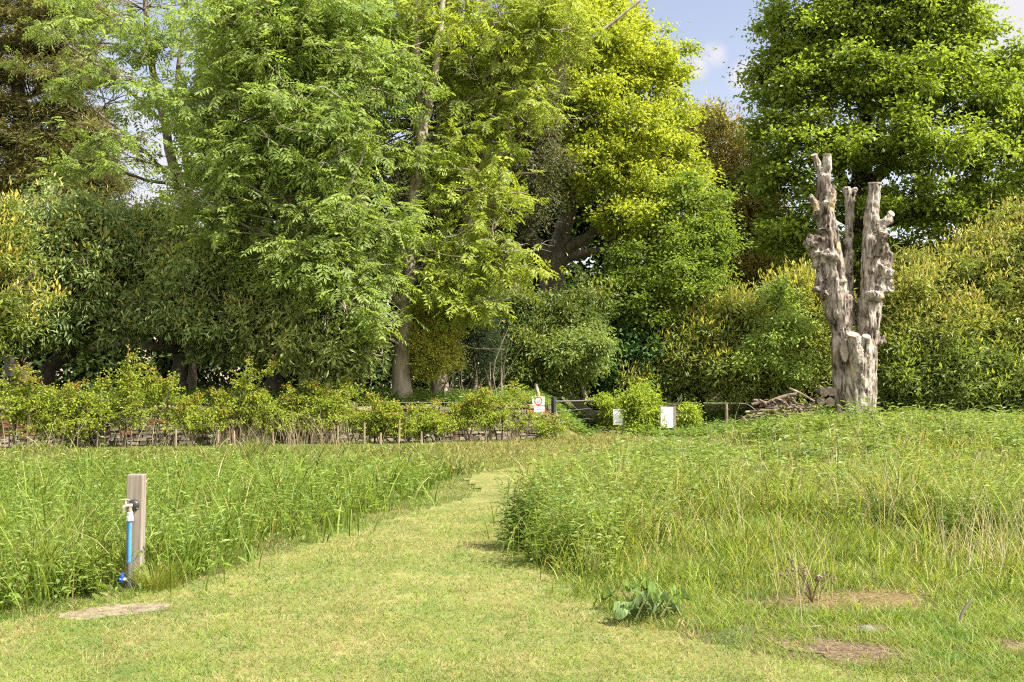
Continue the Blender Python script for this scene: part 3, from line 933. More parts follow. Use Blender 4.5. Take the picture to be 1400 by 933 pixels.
tree("laurel_bush", "yellow tipped bush leaning in at the left edge", "bush", (-20, 560), 28,
     [(-10, 320, 27.5, 55, 45, 1.4), (10, 390, 27.3, 60, 45, 1.4), (-30, 450, 27.5, 60, 50, 1.4), (0, 440, 27.2, 40, 20, 1), (-60, 380, 28, 50, 100, 1.6)],
     190, .42, BROAD(120, .16, .05, ((.07, .10, .02), (.15, .18, .035)), flat=.8, droop=.2, young=((.30, .29, .05), (.30, .23, .05)), young_share=.5), seed=130, leafmat=M_GLOSS, bark=M_DARKBARK)

# brownish conifer
def conifer(m, g):
    pass
tree("cedar_tree", "brownish conifer with flat layered boughs in the upper left corner", "tree", (20, 545), 43,
     [(20 + dx, yy, 43 - .6 * abs(dx) / 60, 48, 15, 1.6) for yy, ds in ((-20, (-50, 20, 80)), (20, (-40, 40, 90)), (60, (-60, 10, 60)), (105, (-30, 50, 90)), (150, (-50, 20, 75)), (190, (-20, 50, 110)), (225, (-50, 30, 90)), (255, (0, 60, 120))) for dx in ds],
     820, .62, BROAD(150, .22, .04, ((.075, .08, .03), (.17, .155, .055)), flat=.4, droop=.2, upright=.8),
     [[(20, 560, .5), (22, 400, .42), (25, 200, .32), (28, 60, .22), (28, -60, .14)]], M_DARKBARK, 140, r_limb=.07)

# ivy-dark tree in the middle and the oaks
tree("holm_oak", "dark brown leaved evergreen standing between the ashes and the bright oak", "tree", (700, 545), 39,
     [(715, 160, 38, 45, 55, 2), (735, 230, 38, 42, 55, 2), (700, 290, 37.6, 45, 50, 2), (745, 120, 38.5, 30, 40, 1.5), (670, 120, 39, 50, 60, 2), (620, 160, 39.5, 45, 70, 2), (625, 290, 39, 45, 70, 2), (700, 60, 39, 50, 50, 2), (560, 120, 39.5, 45, 70, 2), (560, 250, 39.5, 45, 70, 2), (510, 330, 39, 45, 50, 2), (580, 360, 38.5, 45, 50, 1.8), (640, 390, 38, 50, 40, 1.8), (480, 180, 40, 45, 70, 2), (590, 30, 40, 60, 50, 2)],
     640, .55, BROAD(150, .16, .06, ((.04, .05, .022), (.11, .115, .05)), flat=.75, droop=.3, young=((.16, .12, .06), (.14, .12, .05)), young_share=.15),
     [[(700, 552, .4), (700, 420, .33), (705, 280, .25), (715, 140, .15), (720, 60, .08)]], M_DARKBARK, 141, leafmat=M_GLOSS)

OAKC = ((.15, .185, .02), (.25, .28, .038))
tree("oak_tree", "broad bright yellow green oak with gnarled dark trunk", "tree", (757, 530), 43,
     [(800, 60, 42, 70, 60, 2.8), (850, 100, 42, 60, 60, 2.6), (790, 150, 41, 60, 55, 2.4), (860, 190, 41, 65, 55, 2.6), (815, 225, 40.5, 55, 42, 2.2), (885, 268, 40.5, 50, 42, 2.2, .7), (858, 300, 40, 42, 34, 2, .6),
      (770, 20, 43, 60, 50, 2.6), (905, 90, 43, 32, 40, 1.8), (915, 160, 42.5, 28, 45, 1.6), (925, 230, 42, 40, 50, 1.8), (845, 30, 43.5, 30, 32, 1.6), (910, 320, 40, 40, 30, 1.6, .6)],
     760, .60, BROAD(125, .165, .10, OAKC, flat=.5, droop=.15, upright=.7),
     [[(757, 540, .75), (757, 440, .62), (757, 375, .55), (765, 330, .42), (785, 260, .3), (800, 170, .22), (810, 80, .13)],
      [(757, 372, .35), (735, 335, .3, 42.4), (712, 300, .24, 42), (690, 290, .14, 41.5)],
      [(760, 355, .3), (775, 300, .24, 42), (772, 240, .16, 41.6)],
      [(765, 345, .3), (810, 320, .2, 42), (860, 300, .14, 41.6), (905, 250, .09, 41.4)],
      [(762, 362, .2), (800, 345, .15, 41.6), (830, 342, .08, 41.2)]], M_BARK, 142, r_limb=.1)
tree("oak_tree", "leaning young oak spreading low bright leaves over the dark shrubs", "tree", (870, 530), 40,
     [(900, 370, 38.6, 55, 32, 1.8), (930, 330, 39, 50, 34, 1.8), (950, 280, 39.5, 45, 40, 1.8), (880, 420, 38.2, 45, 24, 1.4), (925, 400, 38.3, 40, 24, 1.4), (850, 400, 38.8, 35, 24, 1.2), (860, 358, 39.5, 28, 24, 1.4), (975, 330, 39.6, 35, 40, 1.6), (955, 390, 39, 32, 24, 1.2)],
     170, .6, BROAD(150, .15, .085, ((.075, .12, .018), (.15, .20, .032)), flat=.45, droop=.15, upright=.75),
     [[(862, 545, .3), (870, 410, .2), (892, 370, .17), (915, 340, .13), (945, 290, .08)], [(880, 395, .1), (920, 360, .08), (960, 350, .05)]], M_DARKBARK, 143, r_limb=.06)
tree("holm_oak", "tall bronze holm oak rising behind the oak below open sky", "tree", (970, 535), 55,
     [(960, 185, 54, 35, 36, 2.4), (1000, 200, 54, 34, 32, 2.2), (955, 240, 53, 40, 40, 2.4), (1010, 250, 53, 40, 40, 2.4), (1000, 310, 52, 50, 40, 2.4), (965, 165, 54.5, 26, 20, 1.6), (1040, 290, 52.5, 40, 40, 2.2), (1010, 370, 51, 55, 40, 2.2), (960, 330, 52, 40, 40, 2)],
     420, .62, BROAD(110, .22, .09, ((.085, .09, .025), (.2, .18, .045)), flat=.6, droop=.2, young=((.26, .18, .06), (.28, .22, .07)), young_share=.25),
     [[(970, 545, .5), (972, 400, .4), (975, 280, .26), (972, 180, .1)]], M_DARKBARK, 144, r_limb=.09, leafmat=M_GLOSS)

# big sycamore on the right
SYC = ((.085, .128, .017), (.175, .222, .034))
tree("sycamore_tree", "huge domed sycamore towering behind the dead pollarded trunk", "tree", (1172, 540), 49,
     [(1100, 60, 47, 55, 45, 3), (1160, 30, 46.5, 65, 50, 3.2), (1240, 20, 46, 75, 60, 3.4), (1292, 50, 46.5, 50, 50, 3), (1075, 125, 46.5, 48, 34, 2.4), (1140, 110, 45.5, 60, 40, 3), (1220, 110, 45, 70, 45, 3),
      (1300, 120, 45.5, 65, 45, 3), (1372, 150, 46, 50, 42, 3), (1065, 185, 46.5, 40, 26, 2), (1110, 200, 45, 60, 34, 2.6, .62), (1190, 190, 44.5, 70, 38, 3, .62), (1280, 205, 44.5, 70, 40, 3, .62), (1360, 215, 45, 65, 45, 3, .62),
      (1060, 245, 46, 45, 26, 2), (1100, 280, 45, 55, 28, 2.2, .62), (1240, 275, 45, 60, 32, 2.4, .62), (1320, 285, 45, 60, 32, 2.4, .62), (1400, 290, 45.5, 55, 40, 2.6, .62), (1080, 330, 46, 50, 28, 2), (1250, 335, 46, 55, 24, 2, .62), (1435, 200, 46, 45, 60, 3),
      (1180, -50, 47, 120, 60, 3.5), (1265, -50, 47, 60, 55, 3.5), (1060, 25, 47.5, 26, 20, 1.6), (1045, 95, 47, 22, 18, 1.4), (1365, 100, 46.5, 26, 26, 2), (1150, 350, 47, 60, 26, 2)],
     1150, .72, BROAD(125, .205, .145, SYC, flat=.5, droop=.2, upright=.95),
     [[(1172, 560, .85), (1172, 420, .7), (1174, 330, .62), (1178, 260, .52), (1182, 190, .4), (1190, 100, .26), (1195, 20, .15)],
      [(1178, 270, .35), (1230, 200, .28), (1290, 140, .2), (1350, 90, .12)], [(1174, 320, .3), (1250, 290, .24), (1330, 270, .16), (1400, 260, .1)],
      [(1176, 290, .3), (1130, 210, .22), (1090, 140, .14)], [(1180, 230, .26), (1215, 140, .2), (1250, 60, .12)]], M_DARKBARK, 150, r_limb=.17, r_twig=.036)
tree("sycamore_tree", "shaded tree behind the sycamore at the right edge", "tree", (1450, 540), 60,
     [(1398, 85, 60, 18, 22, 1.6), (1440, 130, 60, 50, 50, 3), (1420, 200, 58, 60, 80, 3), (1330, 300, 57, 120, 60, 3), (1460, 320, 57, 90, 80, 3)], 190, .9,
     BROAD(110, .3, .18, ((.07, .12, .015), (.15, .19, .025)), flat=.4, upright=.9), seed=151, bark=M_DARKBARK)

# flowering-tip evergreen thickets on the right
PORT = ((.06, .085, .018), (.21, .235, .05))
for sd, (lab, bx, Y, lobes, nn, ys, yc, cols) in enumerate((
    ("high copper tipped laurel thicket right of the dead trunk", 1290, 41,
     [(1250, 400, 40, 50, 36, 1.8), (1310, 390, 40.4, 60, 36, 2), (1270, 450, 39.2, 60, 40, 1.8), (1340, 445, 39.4, 55, 42, 1.9), (1230, 480, 39.2, 38, 40, 1.4), (1330, 350, 41, 40, 26, 1.5), (1240, 365, 41, 26, 16, 1)], 480, .28, FLUSHR, PORT),
    ("tallest laurel thicket at the right edge, olive with orange tips", 1390, 41.5,
     [(1390, 330, 41, 50, 40, 2), (1370, 390, 40.2, 60, 42, 2), (1440, 340, 41, 60, 70, 2.2), (1400, 450, 39.6, 55, 42, 1.9), (1450, 440, 40, 60, 60, 2), (1385, 295, 41.8, 26, 20, 1.2)], 430, .28, FLUSHR, PORT),
    ("low bright green laurel at the foot of the right hand thicket", 1270, 38.6,
     [(1240, 530, 38.2, 45, 36, 1.4), (1300, 510, 38, 55, 40, 1.5), (1360, 520, 38, 55, 40, 1.5), (1420, 520, 38.2, 50, 45, 1.6), (1290, 550, 37.8, 70, 18, 1), (1225, 490, 38.6, 25, 30, 1), (1390, 550, 37.9, 60, 16, 1)], 480, .22, ((.19, .235, .03), (.27, .29, .05)), ((.06, .09, .02), (.14, .18, .036))),
    ("golden tipped laurel thicket left of the dead trunk", 960, 40,
     [(950, 450, 39, 45, 40, 1.7), (1000, 440, 39.4, 50, 40, 1.8), (920, 490, 38.4, 40, 34, 1.4), (975, 500, 38.2, 55, 36, 1.5), (1090, 420, 40, 45, 36, 1.6), (1100, 480, 39, 45, 45, 1.6), (1120, 430, 40, 30, 40, 1.4), (875, 520, 38, 34, 18, 1), (1040, 520, 38.4, 50, 30, 1.3), (1100, 385, 40.5, 30, 18, 1)], 560, .55, ((.26, .28, .05), (.30, .25, .06)), PORT))):
    tree("laurel_bush", lab, "bush", (bx, 560), Y, lobes, int(nn * 1.15), .44, BROAD(84, .21, .066, cols, flat=.9, droop=.15, young=yc, young_share=ys), seed=160 + sd, leafmat=M_GLOSS, bark=M_DARKBARK, back=.35)
tree("elder_bush", "fresh green elder between golden laurels just left of the dead trunk", "bush", (1060, 565), 37.8,
     [(1064, 405, 37.6, 16, 22, .8), (1080, 440, 37.3, 26, 22, 1), (1045, 485, 37.2, 34, 22, 1.1), (1088, 505, 37.2, 26, 20, 1), (1040, 450, 37.6, 20, 16, .8), (1058, 462, 37, 22, 20, .9), (1020, 500, 37.2, 20, 14, .7)],
     150, .34, BROAD(110, .15, .065, ((.14, .20, .045), (.24, .30, .08)), flat=.6, droop=.3), seed=166, bark=M_BARK)
tree("elder_bush", "small pale green tree with thin grey stem near the gate", "bush", (798, 545), 36.6,
     [(790, 470, 36, 38, 26, 1.2), (760, 490, 35.8, 32, 22, 1.1), (815, 480, 36, 20, 22, .9), (780, 505, 35.8, 36, 16, .9), (800, 450, 36.2, 20, 14, .8)],
     95, .4, BROAD(100, .15, .065, ((.09, .13, .035), (.18, .225, .07)), flat=.55, droop=.45), [[(800, 548, .1), (797, 530, .085), (790, 510, .07), (792, 470, .04)]], M_PALE, 167)
tree("hazel_bush", "blue green shaded bush hanging over the path by the gate", "bush", (850, 548), 39.5,
     [(850, 450, 39, 40, 32, 1.4), (830, 490, 38.6, 45, 32, 1.4), (880, 480, 38.8, 40, 36, 1.4), (860, 520, 38.4, 50, 24, 1.3), (800, 430, 39.5, 40, 30, 1.4)],
     220, .5, BROAD(110, .17, .09, ((.035, .085, .025), (.075, .135, .04)), flat=.5, droop=.25), seed=168, bark=M_DARKBARK)
tree("holm_oak", "glossy evergreen thicket below the gnarled oak trunk", "tree", (730, 545), 38,
     [(715, 435, 37, 45, 30, 1.6), (770, 430, 37.4, 45, 28, 1.6), (715, 470, 36.4, 45, 36, 1.5), (765, 470, 37, 36, 30, 1.3), (700, 515, 36.2, 40, 26, 1.2), (750, 520, 36.6, 45, 24, 1.2), (805, 415, 38, 30, 22, 1.2), (690, 430, 37, 35, 40, 1.4)],
     360, .48, BROAD(130, .15, .06, ((.04, .07, .015), (.12, .15, .035)), flat=.7, droop=.3, young=((.3, .3, .06), (.25, .25, .06)), young_share=.12), seed=169, leafmat=M_GLOSS, bark=M_DARKBARK)
tree("yew_tree", "dark grey green yew right of the pale ash trunk", "tree", (648, 545), 34.5,
     [(655, 440, 34, 24, 42, .9), (635, 470, 33.8, 20, 36, .8), (665, 480, 33.8, 18, 36, .8), (645, 410, 34.4, 22, 26, .8), (625, 430, 34.2, 18, 40, .7)],
     190, .34, BROAD(190, .09, .02, ((.03, .05, .027), (.065, .09, .05)), flat=1.1, droop=-.3, upright=.2), seed=170, bark=M_BARK)
tree("box_bush", "rounded yellowish bush against the pale ash trunk", "bush", (592, 545), 32.6,
     [(590, 460, 31.8, 34, 36, .9), (575, 490, 31.6, 22, 24, .7), (605, 490, 31.6, 22, 26, .7), (585, 435, 32, 24, 16, .7)],
     150, .3, BROAD(150, .085, .045, ((.16, .18, .04), (.30, .30, .065)), flat=.8, droop=.1), seed=171, bark=M_BARK)
# bare stems under the yew
g = np.random.default_rng(172)
b = at(635, 548, 33.4); root = thing("thicket", "tangle of bare grey stems under the yew", "shrub", (b[0], b[1], terrain(b[0], b[1])))
mb = MB()
for q in range(22):
    s = at(g.uniform(585, 690), 545, 33 + g.uniform(-.6, .6)); s[2] = terrain(s[0], s[1])
    e = s + np.array([g.normal(0, .45), g.normal(-.2, .3), g.uniform(.9, 2.6)])
    tubes(mb, spline(np.array([s, (s + e) / 2 + g.normal(0, .15, 3), e]), 6), np.linspace(.03, .01, 6) * g.uniform(.6, 1.2), 5)
mb.build("stems", M_BARK, root, True)

# far wood behind everything: one dark mass of leaves and trunks
g = np.random.default_rng(180)
mb = MB()
lob = []
for px in range(-250, 1700, 42):
    if px < 1120: hh = (240 if 330 < px < 900 else (345 if px < 340 else 330))
    else: hh = 360
    for py in range(hh, 560, 42):
        lob.append((px + g.uniform(-15, 15), py + g.uniform(-10, 10), 61 + g.uniform(-2, 2), 36, 30, 1.6))
C, wh, rc = clumps_in(lob, 2600, 1.05, g, .4)
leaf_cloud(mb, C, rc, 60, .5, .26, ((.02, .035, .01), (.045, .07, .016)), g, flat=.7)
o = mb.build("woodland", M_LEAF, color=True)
stuff(o, "deep dark woodland closing the view behind the trees", "woodland")
for o_ in list(COL.objects):
    if o_.parent is None and o_.name.split(".")[0] in ("ash_tree", "holm_oak", "laurel_bush", "oak_tree", "elder_bush", "sycamore_tree"):
        o_["group"] = {"ash_tree": "ash trees behind the wall", "holm_oak": "holm oaks of the wood", "laurel_bush": "laurel thickets", "oak_tree": "oaks of the wood",
                       "elder_bush": "fresh green elders", "sycamore_tree": "trees on the right behind the dead trunk"}[o_.name.split(".")[0]]

# ------------------------------------------------------------------ the old wall


def box(mb, c, s, rot=0., jit=0., col=None, g=None, mat=0, tilt=0.):
    v = np.array([[x, y, z] for z in (-.5, .5) for y in (-.5, .5) for x in (-.5, .5)]) * np.array(s)
    if jit: v = v + g.normal(0, jit, v.shape)
    if tilt:
        ct, st = math.cos(tilt), math.sin(tilt); v = np.c_[v[:, 0] * ct + v[:, 2] * st, v[:, 1], -v[:, 0] * st + v[:, 2] * ct]
    cr, sr = math.cos(rot), math.sin(rot)
    v = np.c_[v[:, 0] * cr - v[:, 1] * sr, v[:, 0] * sr + v[:, 1] * cr, v[:, 2]] + np.array(c)
    mb.add(v, [[0, 2, 3, 1], [4, 5, 7, 6], [0, 1, 5, 4], [1, 3, 7, 5], [3, 2, 6, 7], [2, 0, 4, 6]], col, mat)


M_STONE = noise_mat("rubble_stone", [(.3, (.6, .58, .52)), (.5, (.9, .88, .82)), (.7, (1.1, 1.08, 1.05))], (1, 1, 1), 9, bump=.6, bdist=.015, attr=True)
M_MORTAR = noise_mat("lime_mortar", [(.3, (.09, .08, .06)), (.7, (.22, .195, .155))], (1, 1, 1), 8, bump=.5)
g = np.random.default_rng(200)
wroot = thing("stone_wall", "ruined rubble stone wall with red brick patches behind the young hedge", "wall", (-6, wall_y(-6.0), 0))
WR = math.atan2(4, 15)
cmb, smb, kmb = MB(), MB(), MB()
xa, xb = WALL_X0, WALL_X1
for i in range(60):
    x0 = xa + (xb - xa) * i / 60; x1 = xa + (xb - xa) * (i + 1) / 60; xm = (x0 + x1) / 2
    box(cmb, (xm, wall_y(xm) + .22, .48), ((x1 - x0) * 1.034, .36, .96 + .03 * (i % 2)), WR)
z = 0.0; row = 0
while z < .98:
    hgt = g.uniform(.075, .13); x = xa + g.uniform(0, .2)
    while x < xb:
        wd = g.uniform(.12, .34)
        xm = x + wd / 2
        brick = vnoise(np.array([xm]), np.array([z * 3]), .9, 5, 2)[0] > .72
        c = np.array((.22, .095, .065)) * g.uniform(.6, 1.3) if brick else np.array((.27, .235, .185)) * g.uniform(.35, 1.4)
        if g.random() > .05 + (.25 if z > .85 else 0):
            box(smb, (xm, wall_y(xm) + .03 + g.normal(0, .018), z + hgt / 2), (wd * .93, .12, hgt * .88), WR, .009, np.tile(c, (6, 1)), g)
        x += wd
    z += hgt; row += 1
x = xa
while x < xb:
    wd = g.uniform(.25, .7)
    if g.random() > .12:
        c = np.array((.28, .235, .17)) * g.uniform(.6, 1.3)
        if g.random() < .1: c = np.array((.28, .18, .08))
        box(kmb, (x + wd / 2, wall_y(x) + .18, 1.03 + g.normal(0, .025)), (wd * .95, .42, g.uniform(.07, .16)), WR + g.normal(0, .06), .022, np.tile(c, (6, 1)), g, tilt=g.normal(0, .06))
    x += wd
cmb.build("core", M_MORTAR, wroot)
smb.build("stonework", M_STONE, wroot, color=True)
kmb.build("coping", M_STONE, wroot, color=True)

# ------------------------------------------------------------------ estate rail fence in front of the wall
M_IRON = noise_mat("black_iron", [(.3, (.012, .012, .013)), (.7, (.04, .038, .035))], (1, 1, 1), 12, rough=.6, bump=.2, spec=.4)
M_GALV = noise_mat("weathered_rail", [(.3, (.09, .09, .09)), (.7, (.2, .2, .195))], (1, 1, 1), 12, rough=.5, bump=.2, spec=.5)
fy = lambda x: wall_y(x) - .95
froot = thing("estate_fence", "low black iron rail fence running in front of the stone wall", "fence", (-6, fy(-6.0), 0))


def iron_post(x, Y, h, w=.05, mat=M_IRON, name="post", parent=None, g=None):
    mb = MB()
    z = float(terrain(x, Y))
    t = np.array([[x, Y, z - .1], [x, Y, z + h * .5], [x, Y, z + h - .02], [x, Y, z + h]])
    tubes(mb, t, [w * .6, w * .58, w * .56, w * .3], 4, cap=True)
    return mb.build(name, mat, parent)


for i, x in enumerate(np.arange(-22.5, 1.2, 1.85)):
    iron_post(x, fy(x), 1.22, .045, parent=froot)
for zz, rr in ((1.17, .010), (.86, .005), (.6, .005), (.34, .005)):
    xr = np.linspace(-22.6, 1.0, 60)
    mb = MB(); tubes(mb, np.c_[xr, fy(xr), zz + .012 * np.sin(xr * 1.7)], np.full(60, rr), 5)
    mb.build("rail", M_GALV, froot, True)

# the short fence that runs back to the gap in the wood
PA, PB, PC, PD = at(757, 578, 30.7), at(806, 592, 35.6), at(858, 590, 37.4), at(858, 590, 37.4)
g2 = thing("metal_fence", "short black post fence with grey top rail crossing the gap right of the warning sign", "fence", (PB[0], PB[1], terrain(PB[0], PB[1])))
iron_post(PA[0], PA[1], 1.33, .13, parent=g2); iron_post(PB[0], PB[1], 1.2, .05, parent=g2); iron_post(PC[0], PC[1], 1.25, .07, parent=g2)
for h_, r_ in ((1.16, .022), (.75, .009), (.4, .009)):
    pts = np.array([[p[0], p[1], h_ + max(.12, float(terrain(p[0], p[1])) * .6)] for p in (PA, (PA + PB) / 2, PB, (PB + PC) / 2, PC)])
    if h_ > 1: pts[:, 2] = [at(757, 549, PA[1])[2], at(782, 548.5, (PA[1] + PB[1]) / 2)[2], at(806, 547.5, PB[1])[2], at(832, 546, (PB[1] + PC[1]) / 2)[2], at(858, 545, PC[1])[2]]
    mb = MB(); tubes(mb, spline(pts, 20), np.full(20, r_), 5); mb.build("rail", M_GALV, g2, True)

# ------------------------------------------------------------------ young hawthorn hedge: every shrub a thing
HAW = ((.155, .21, .024), (.25, .295, .04))
EXTRA = [(42, 522), (136, 522), (296, 540), (396, 532), (455, 532), (500, 545), (540, 562), (579, 560), (620, 562)]
hedge = [(-25, 520, "left of the frame edge"), (22, 505, ""), (62, 535, ""), (100, 545, ""), (172, 486, ""), (215, 520, ""), (262, 545, ""), (330, 492, ""), (362, 540, ""), (432, 530, ""),
         (478, 522, ""), (520, 555, ""), (560, 575, ""), (596, 568, ""), (640, 548, ""), (668, 540, ""), (704, 528, ""), (752, 578, "")]
HLAB = ["hawthorn sapling cut by the left edge of the photo", "hawthorn sapling with reddish top nearest the left edge", "low yellow hawthorn sapling second in from the left edge", "squat hawthorn sapling left of the tall red tipped leader",
        "hawthorn sapling with the tallest red tipped leader, above the tap post", "bushy hawthorn sapling just right of the tallest leader", "small hawthorn sapling below the holm oak trunk", "hawthorn sapling with long arching leader left of the wood's dark trunk",
        "low hawthorn sapling beside the arching one", "hawthorn sapling with orange shoots in the dead stalks", "hawthorn sapling with orange shoots left of the pale ash trunk", "thin hawthorn sapling below the pale ash trunk",
        "short hawthorn sapling before the brick patch", "short hawthorn sapling right of the brick patch", "dense hawthorn sapling halfway between ash trunk and warning sign", "dense dark stemmed hawthorn sapling left of the warning sign",
        "tall yellow hawthorn sapling closest to the warning sign", "low hawthorn sapling below the red ringed warning sign"]
HEXTRA = ["thin hawthorn sapling between the red topped one and the low yellow one at the left", "hawthorn sapling just left of the tallest leader", "low hawthorn sapling left of the long arching leader",
          "hawthorn sapling at the left end of the dead stalks", "wispy hawthorn sapling between the two orange shooted ones", "small hawthorn sapling just left of the pale ash trunk",
          "short thin hawthorn sapling just right of the pale ash trunk", "slight hawthorn sapling over the stone coping right of the ash trunk", "low sapling filling the gap left of the dense hawthorn"]
for i, ((px, top, _), lab) in enumerate(zip(hedge + [(a_, b_, "") for a_, b_ in EXTRA], HLAB + HEXTRA)):
    g = np.random.default_rng(300 + i)
    Yh = 26.3 + (px / 750) * 3.8
    foot = at(px, 600, Yh); x0 = foot[0]
    s = m_at(Yh)
    zt = at(px, top - 10, Yh)[2]
    root = thing("hawthorn_shrub", lab, "shrub", (x0, Yh, 0), "young hawthorns planted along the wall")
    st = MB(); C = []; rc = []; red = []
    nst = 4 + int(g.integers(0, 4))
    for q in range(nst):
        hh = zt * (1.0 if q == 0 else g.uniform(.45, 1.0))
        rows = np.array([[x0 + g.normal(0, .08), Yh + g.normal(0, .06), -.05], [x0 + g.normal(0, .15), Yh + g.normal(0, .1), hh * .45], [x0 + g.normal(0, .42) * (q > 0) + g.normal(0, .12), Yh + g.normal(0, .2), hh]])
        L = spline(rows, 14)
        tubes(st, L, np.linspace(.022, .005, 14), 5)
        nsid = int(7 + hh * 4)
        for w in range(nsid):
            t = g.uniform(.46, 1)
            p = L[int(t * 13)]
            ln = (1.15 - t * .85) * g.uniform(.45, 1.35) * (1 if t < .85 else .6)
            a = g.uniform(0, 6.28)
            e = p + np.array([math.cos(a) * 1.15, math.sin(a) * .7, g.uniform(-.1, .4)]) * ln
            tubes(st, np.array([p, (p + e) / 2 + [0, 0, .04], e]), [.007, .005, .003], 3)
            for u in (.3, .55, .8, 1.0):
                C.append(p + (e - p) * u); rc.append(.09 + .05 * g.random()); red.append(t)
        for u in np.linspace(.45, 1, 11):
            C.append(L[int(u * 13)]); rc.append(.085); red.append(u)
    C = np.array(C); rc = np.array(rc); red = np.array(red)
    cm = MB()
    ii, P, d, rr = scatter(C, rc * .8, 7, g, .8)
    n = len(ii)
    ax = d + g.normal(0, .5, (n, 3)); nr = np.array([0, 0, .8]) + g.normal(0, .6, (n, 3))
    col = mixcol(HAW[0], HAW[1], g.random(n)) * (.8 + .4 * g.random((n, 1))) * 1.35
    rd = (g.random(n) < .01 + .28 * smooth(.85, 1.0, red[ii])) & (red[ii] > .6)
    col[rd] = mixcol((.30, .13, .05), (.36, .22, .05), g.random(rd.sum()))
    leaves(cm, P, ax, nr, .075 * (.7 + .6 * g.random(n)), .05, col)
    st.build("stem", M_BARK, root, True)
    cm.build("foliage", M_LEAF, root, color=True)

# pale planting stakes
M_STAKE = noise_mat("pale_stake", [(.3, (.17, .13, .085)), (.7, (.36, .29, .20))], (1, 1, .2), 9, bump=.3)
for px, top, bot in ((240, 588, 615), (297, 588, 628), (321, 589, 632), (375, 590, 628), (462, 582, 622), (545, 574, 622), (577, 590, 612), (498, 578, 612), (520, 592, 615)):
    g = np.random.default_rng(px)
    Ys = 25.2 + (px / 750) * 3.6
    p = at(px, bot, Ys); q = at(px + g.normal(0, 1.5), top, Ys)
    mb = MB(); tubes(mb, np.array([[p[0], Ys, -.05], [q[0], Ys, q[2] * .6], [q[0], Ys, q[2]]]), [.03, .028, .022], 7, cap=True)
    tag(mb.build("planting_stake", M_STAKE, smooth_shade=False), "thin pale wooden stake standing in the grass along the young hedge", "stake", "pale stakes along the hedge")
# dead cane stalks by the hedge and in the meadow
g = np.random.default_rng(400)
mb = MB()
n = 290
pxs = np.concatenate([g.uniform(395, 480, 110), g.uniform(-50, 750, 120), g.uniform(300, 400, 60)])
Ys = 25.0 + pxs / 750 * 3.7 + g.normal(0, .35, n)
xs_ = np.array([at(p, 600, y)[0] for p, y in zip(pxs, Ys)])
h = g.uniform(.5, 1.25, n)
col = mixcol((.20, .155, .10), (.40, .33, .23), g.random(n))
blades(mb, xs_, Ys, h, .013 * np.ones(n), g.uniform(.05, .9, n), .2 * g.random(n), col, 3, g)
stuff(mb.build("dead_grass_stalks", M_GRASS, color=True), "straw coloured dead stalks standing along the young hedge", "dead stalks")
mb = MB()
pts = []
for cpx, cpy, sp, k in ((1195, 690, 30, 60), (1160, 690, 18, 30), (1340, 760, 45, 90), (1380, 740, 30, 60), (960, 720, 60, 30), (1170, 600, 30, 60), (1275, 600, 60, 70), (1090, 800, 25, 26), (800, 720, 60, 24), (1230, 700, 40, 30)):
    for q in range(k):
        pts.append(on_ground(cpx + g.normal(0, sp), min(900, cpy + abs(g.normal(0, 14)) + 10)))
xq, yq = place(2600, 7.5, 36, .5, 0, g)
kq = inside(RIGHT_TALL, xq, yq) & (vnoise(xq, yq, 2.2, 93) > .49)
pts = np.concatenate([np.array(pts), np.c_[xq, yq][kq]]); n = len(pts)
col = mixcol((.30, .25, .16), (.52, .45, .33), g.random(n))
blades(mb, pts[:, 0], pts[:, 1], g.uniform(.3, .85, n), .006 * np.maximum(1, (pts[:, 1] / 8) ** .9), g.uniform(.05, .6, n), .25 * g.random(n), col, 4, g)
stuff(mb.build("dead_grass_stalks", M_GRASS, color=True), "pale dead stems sticking out of the right hand meadow", "dead stalks")

# ------------------------------------------------------------------ water tap on its post
M_OAKPOST = noise_mat("weathered_timber", [(.3, (.15, .125, .10)), (.5, (.24, .205, .165)), (.72, (.32, .28, .23))], (5, 5, .35), 6, bump=.5, bdist=.006)


def plain(name, c, rough=.4, metal=0., spec=.5):
    return noise_mat(name, [(.3, tuple(x * .82 for x in c)), (.7, tuple(min(1, x * 1.12) for x in c))], (1, 1, 1), 25, rough=rough, bump=.08, bdist=.002, spec=spec)


M_BLUE = plain("blue_pipe_plastic", (.07, .25, .50)); M_DBLUE = plain("dark_blue_plastic", (.02, .08, .45)); M_BLACKP = plain("black_plastic", (.025, .025, .028))
M_WHITEP = plain("grey_white_plastic", (.62, .62, .60)); M_BRASS = noise_mat("dull_brass", [(.3, (.20, .17, .12)), (.7, (.42, .37, .28))], (1, 1, 1), 20, rough=.4, bump=.1, spec=.7)
M_GREYP = plain("dark_pipe_lagging", (.11, .115, .12), .7)
TB = on_ground(181.5, 803)
tx, ty = TB
PW, PD_, PH = .128, .085, at(184, 649, ty)[2]
troot = thing("tap_post", "weathered timber post carrying a garden tap fed by a blue pipe", "tap post", (tx, ty, 0))
mb = MB()
b_ = .006
prof = [(-.5, -.5 + .06), (-.5 + .05, -.5), (.5 - .05, -.5), (.5, -.5 + .06), (.5, .5), (-.5, .5)]
V = [];
for z_ in (-.1, PH * .5, PH - .008, PH):
    k_ = 1 if z_ < PH else .93
    V += [[tx + a * PW * k_, ty + .04 + b * PD_ * k_, z_] for a, b in prof]
Q = [[r * 6 + i, r * 6 + (i + 1) % 6, (r + 1) * 6 + (i + 1) % 6, (r + 1) * 6 + i] for r in range(3) for i in range(6)]
mb.add(V, Q + [[18, 19, 20, 21], [18, 21, 22, 23]])
mb.build("post", M_OAKPOST, troot)
fyp = ty + .04 - PD_ / 2
zt_ = lambda py: at(184, py, ty)[2]
xt_ = lambda px: at(px, 720, ty)[0]
xp = xt_(179.5)
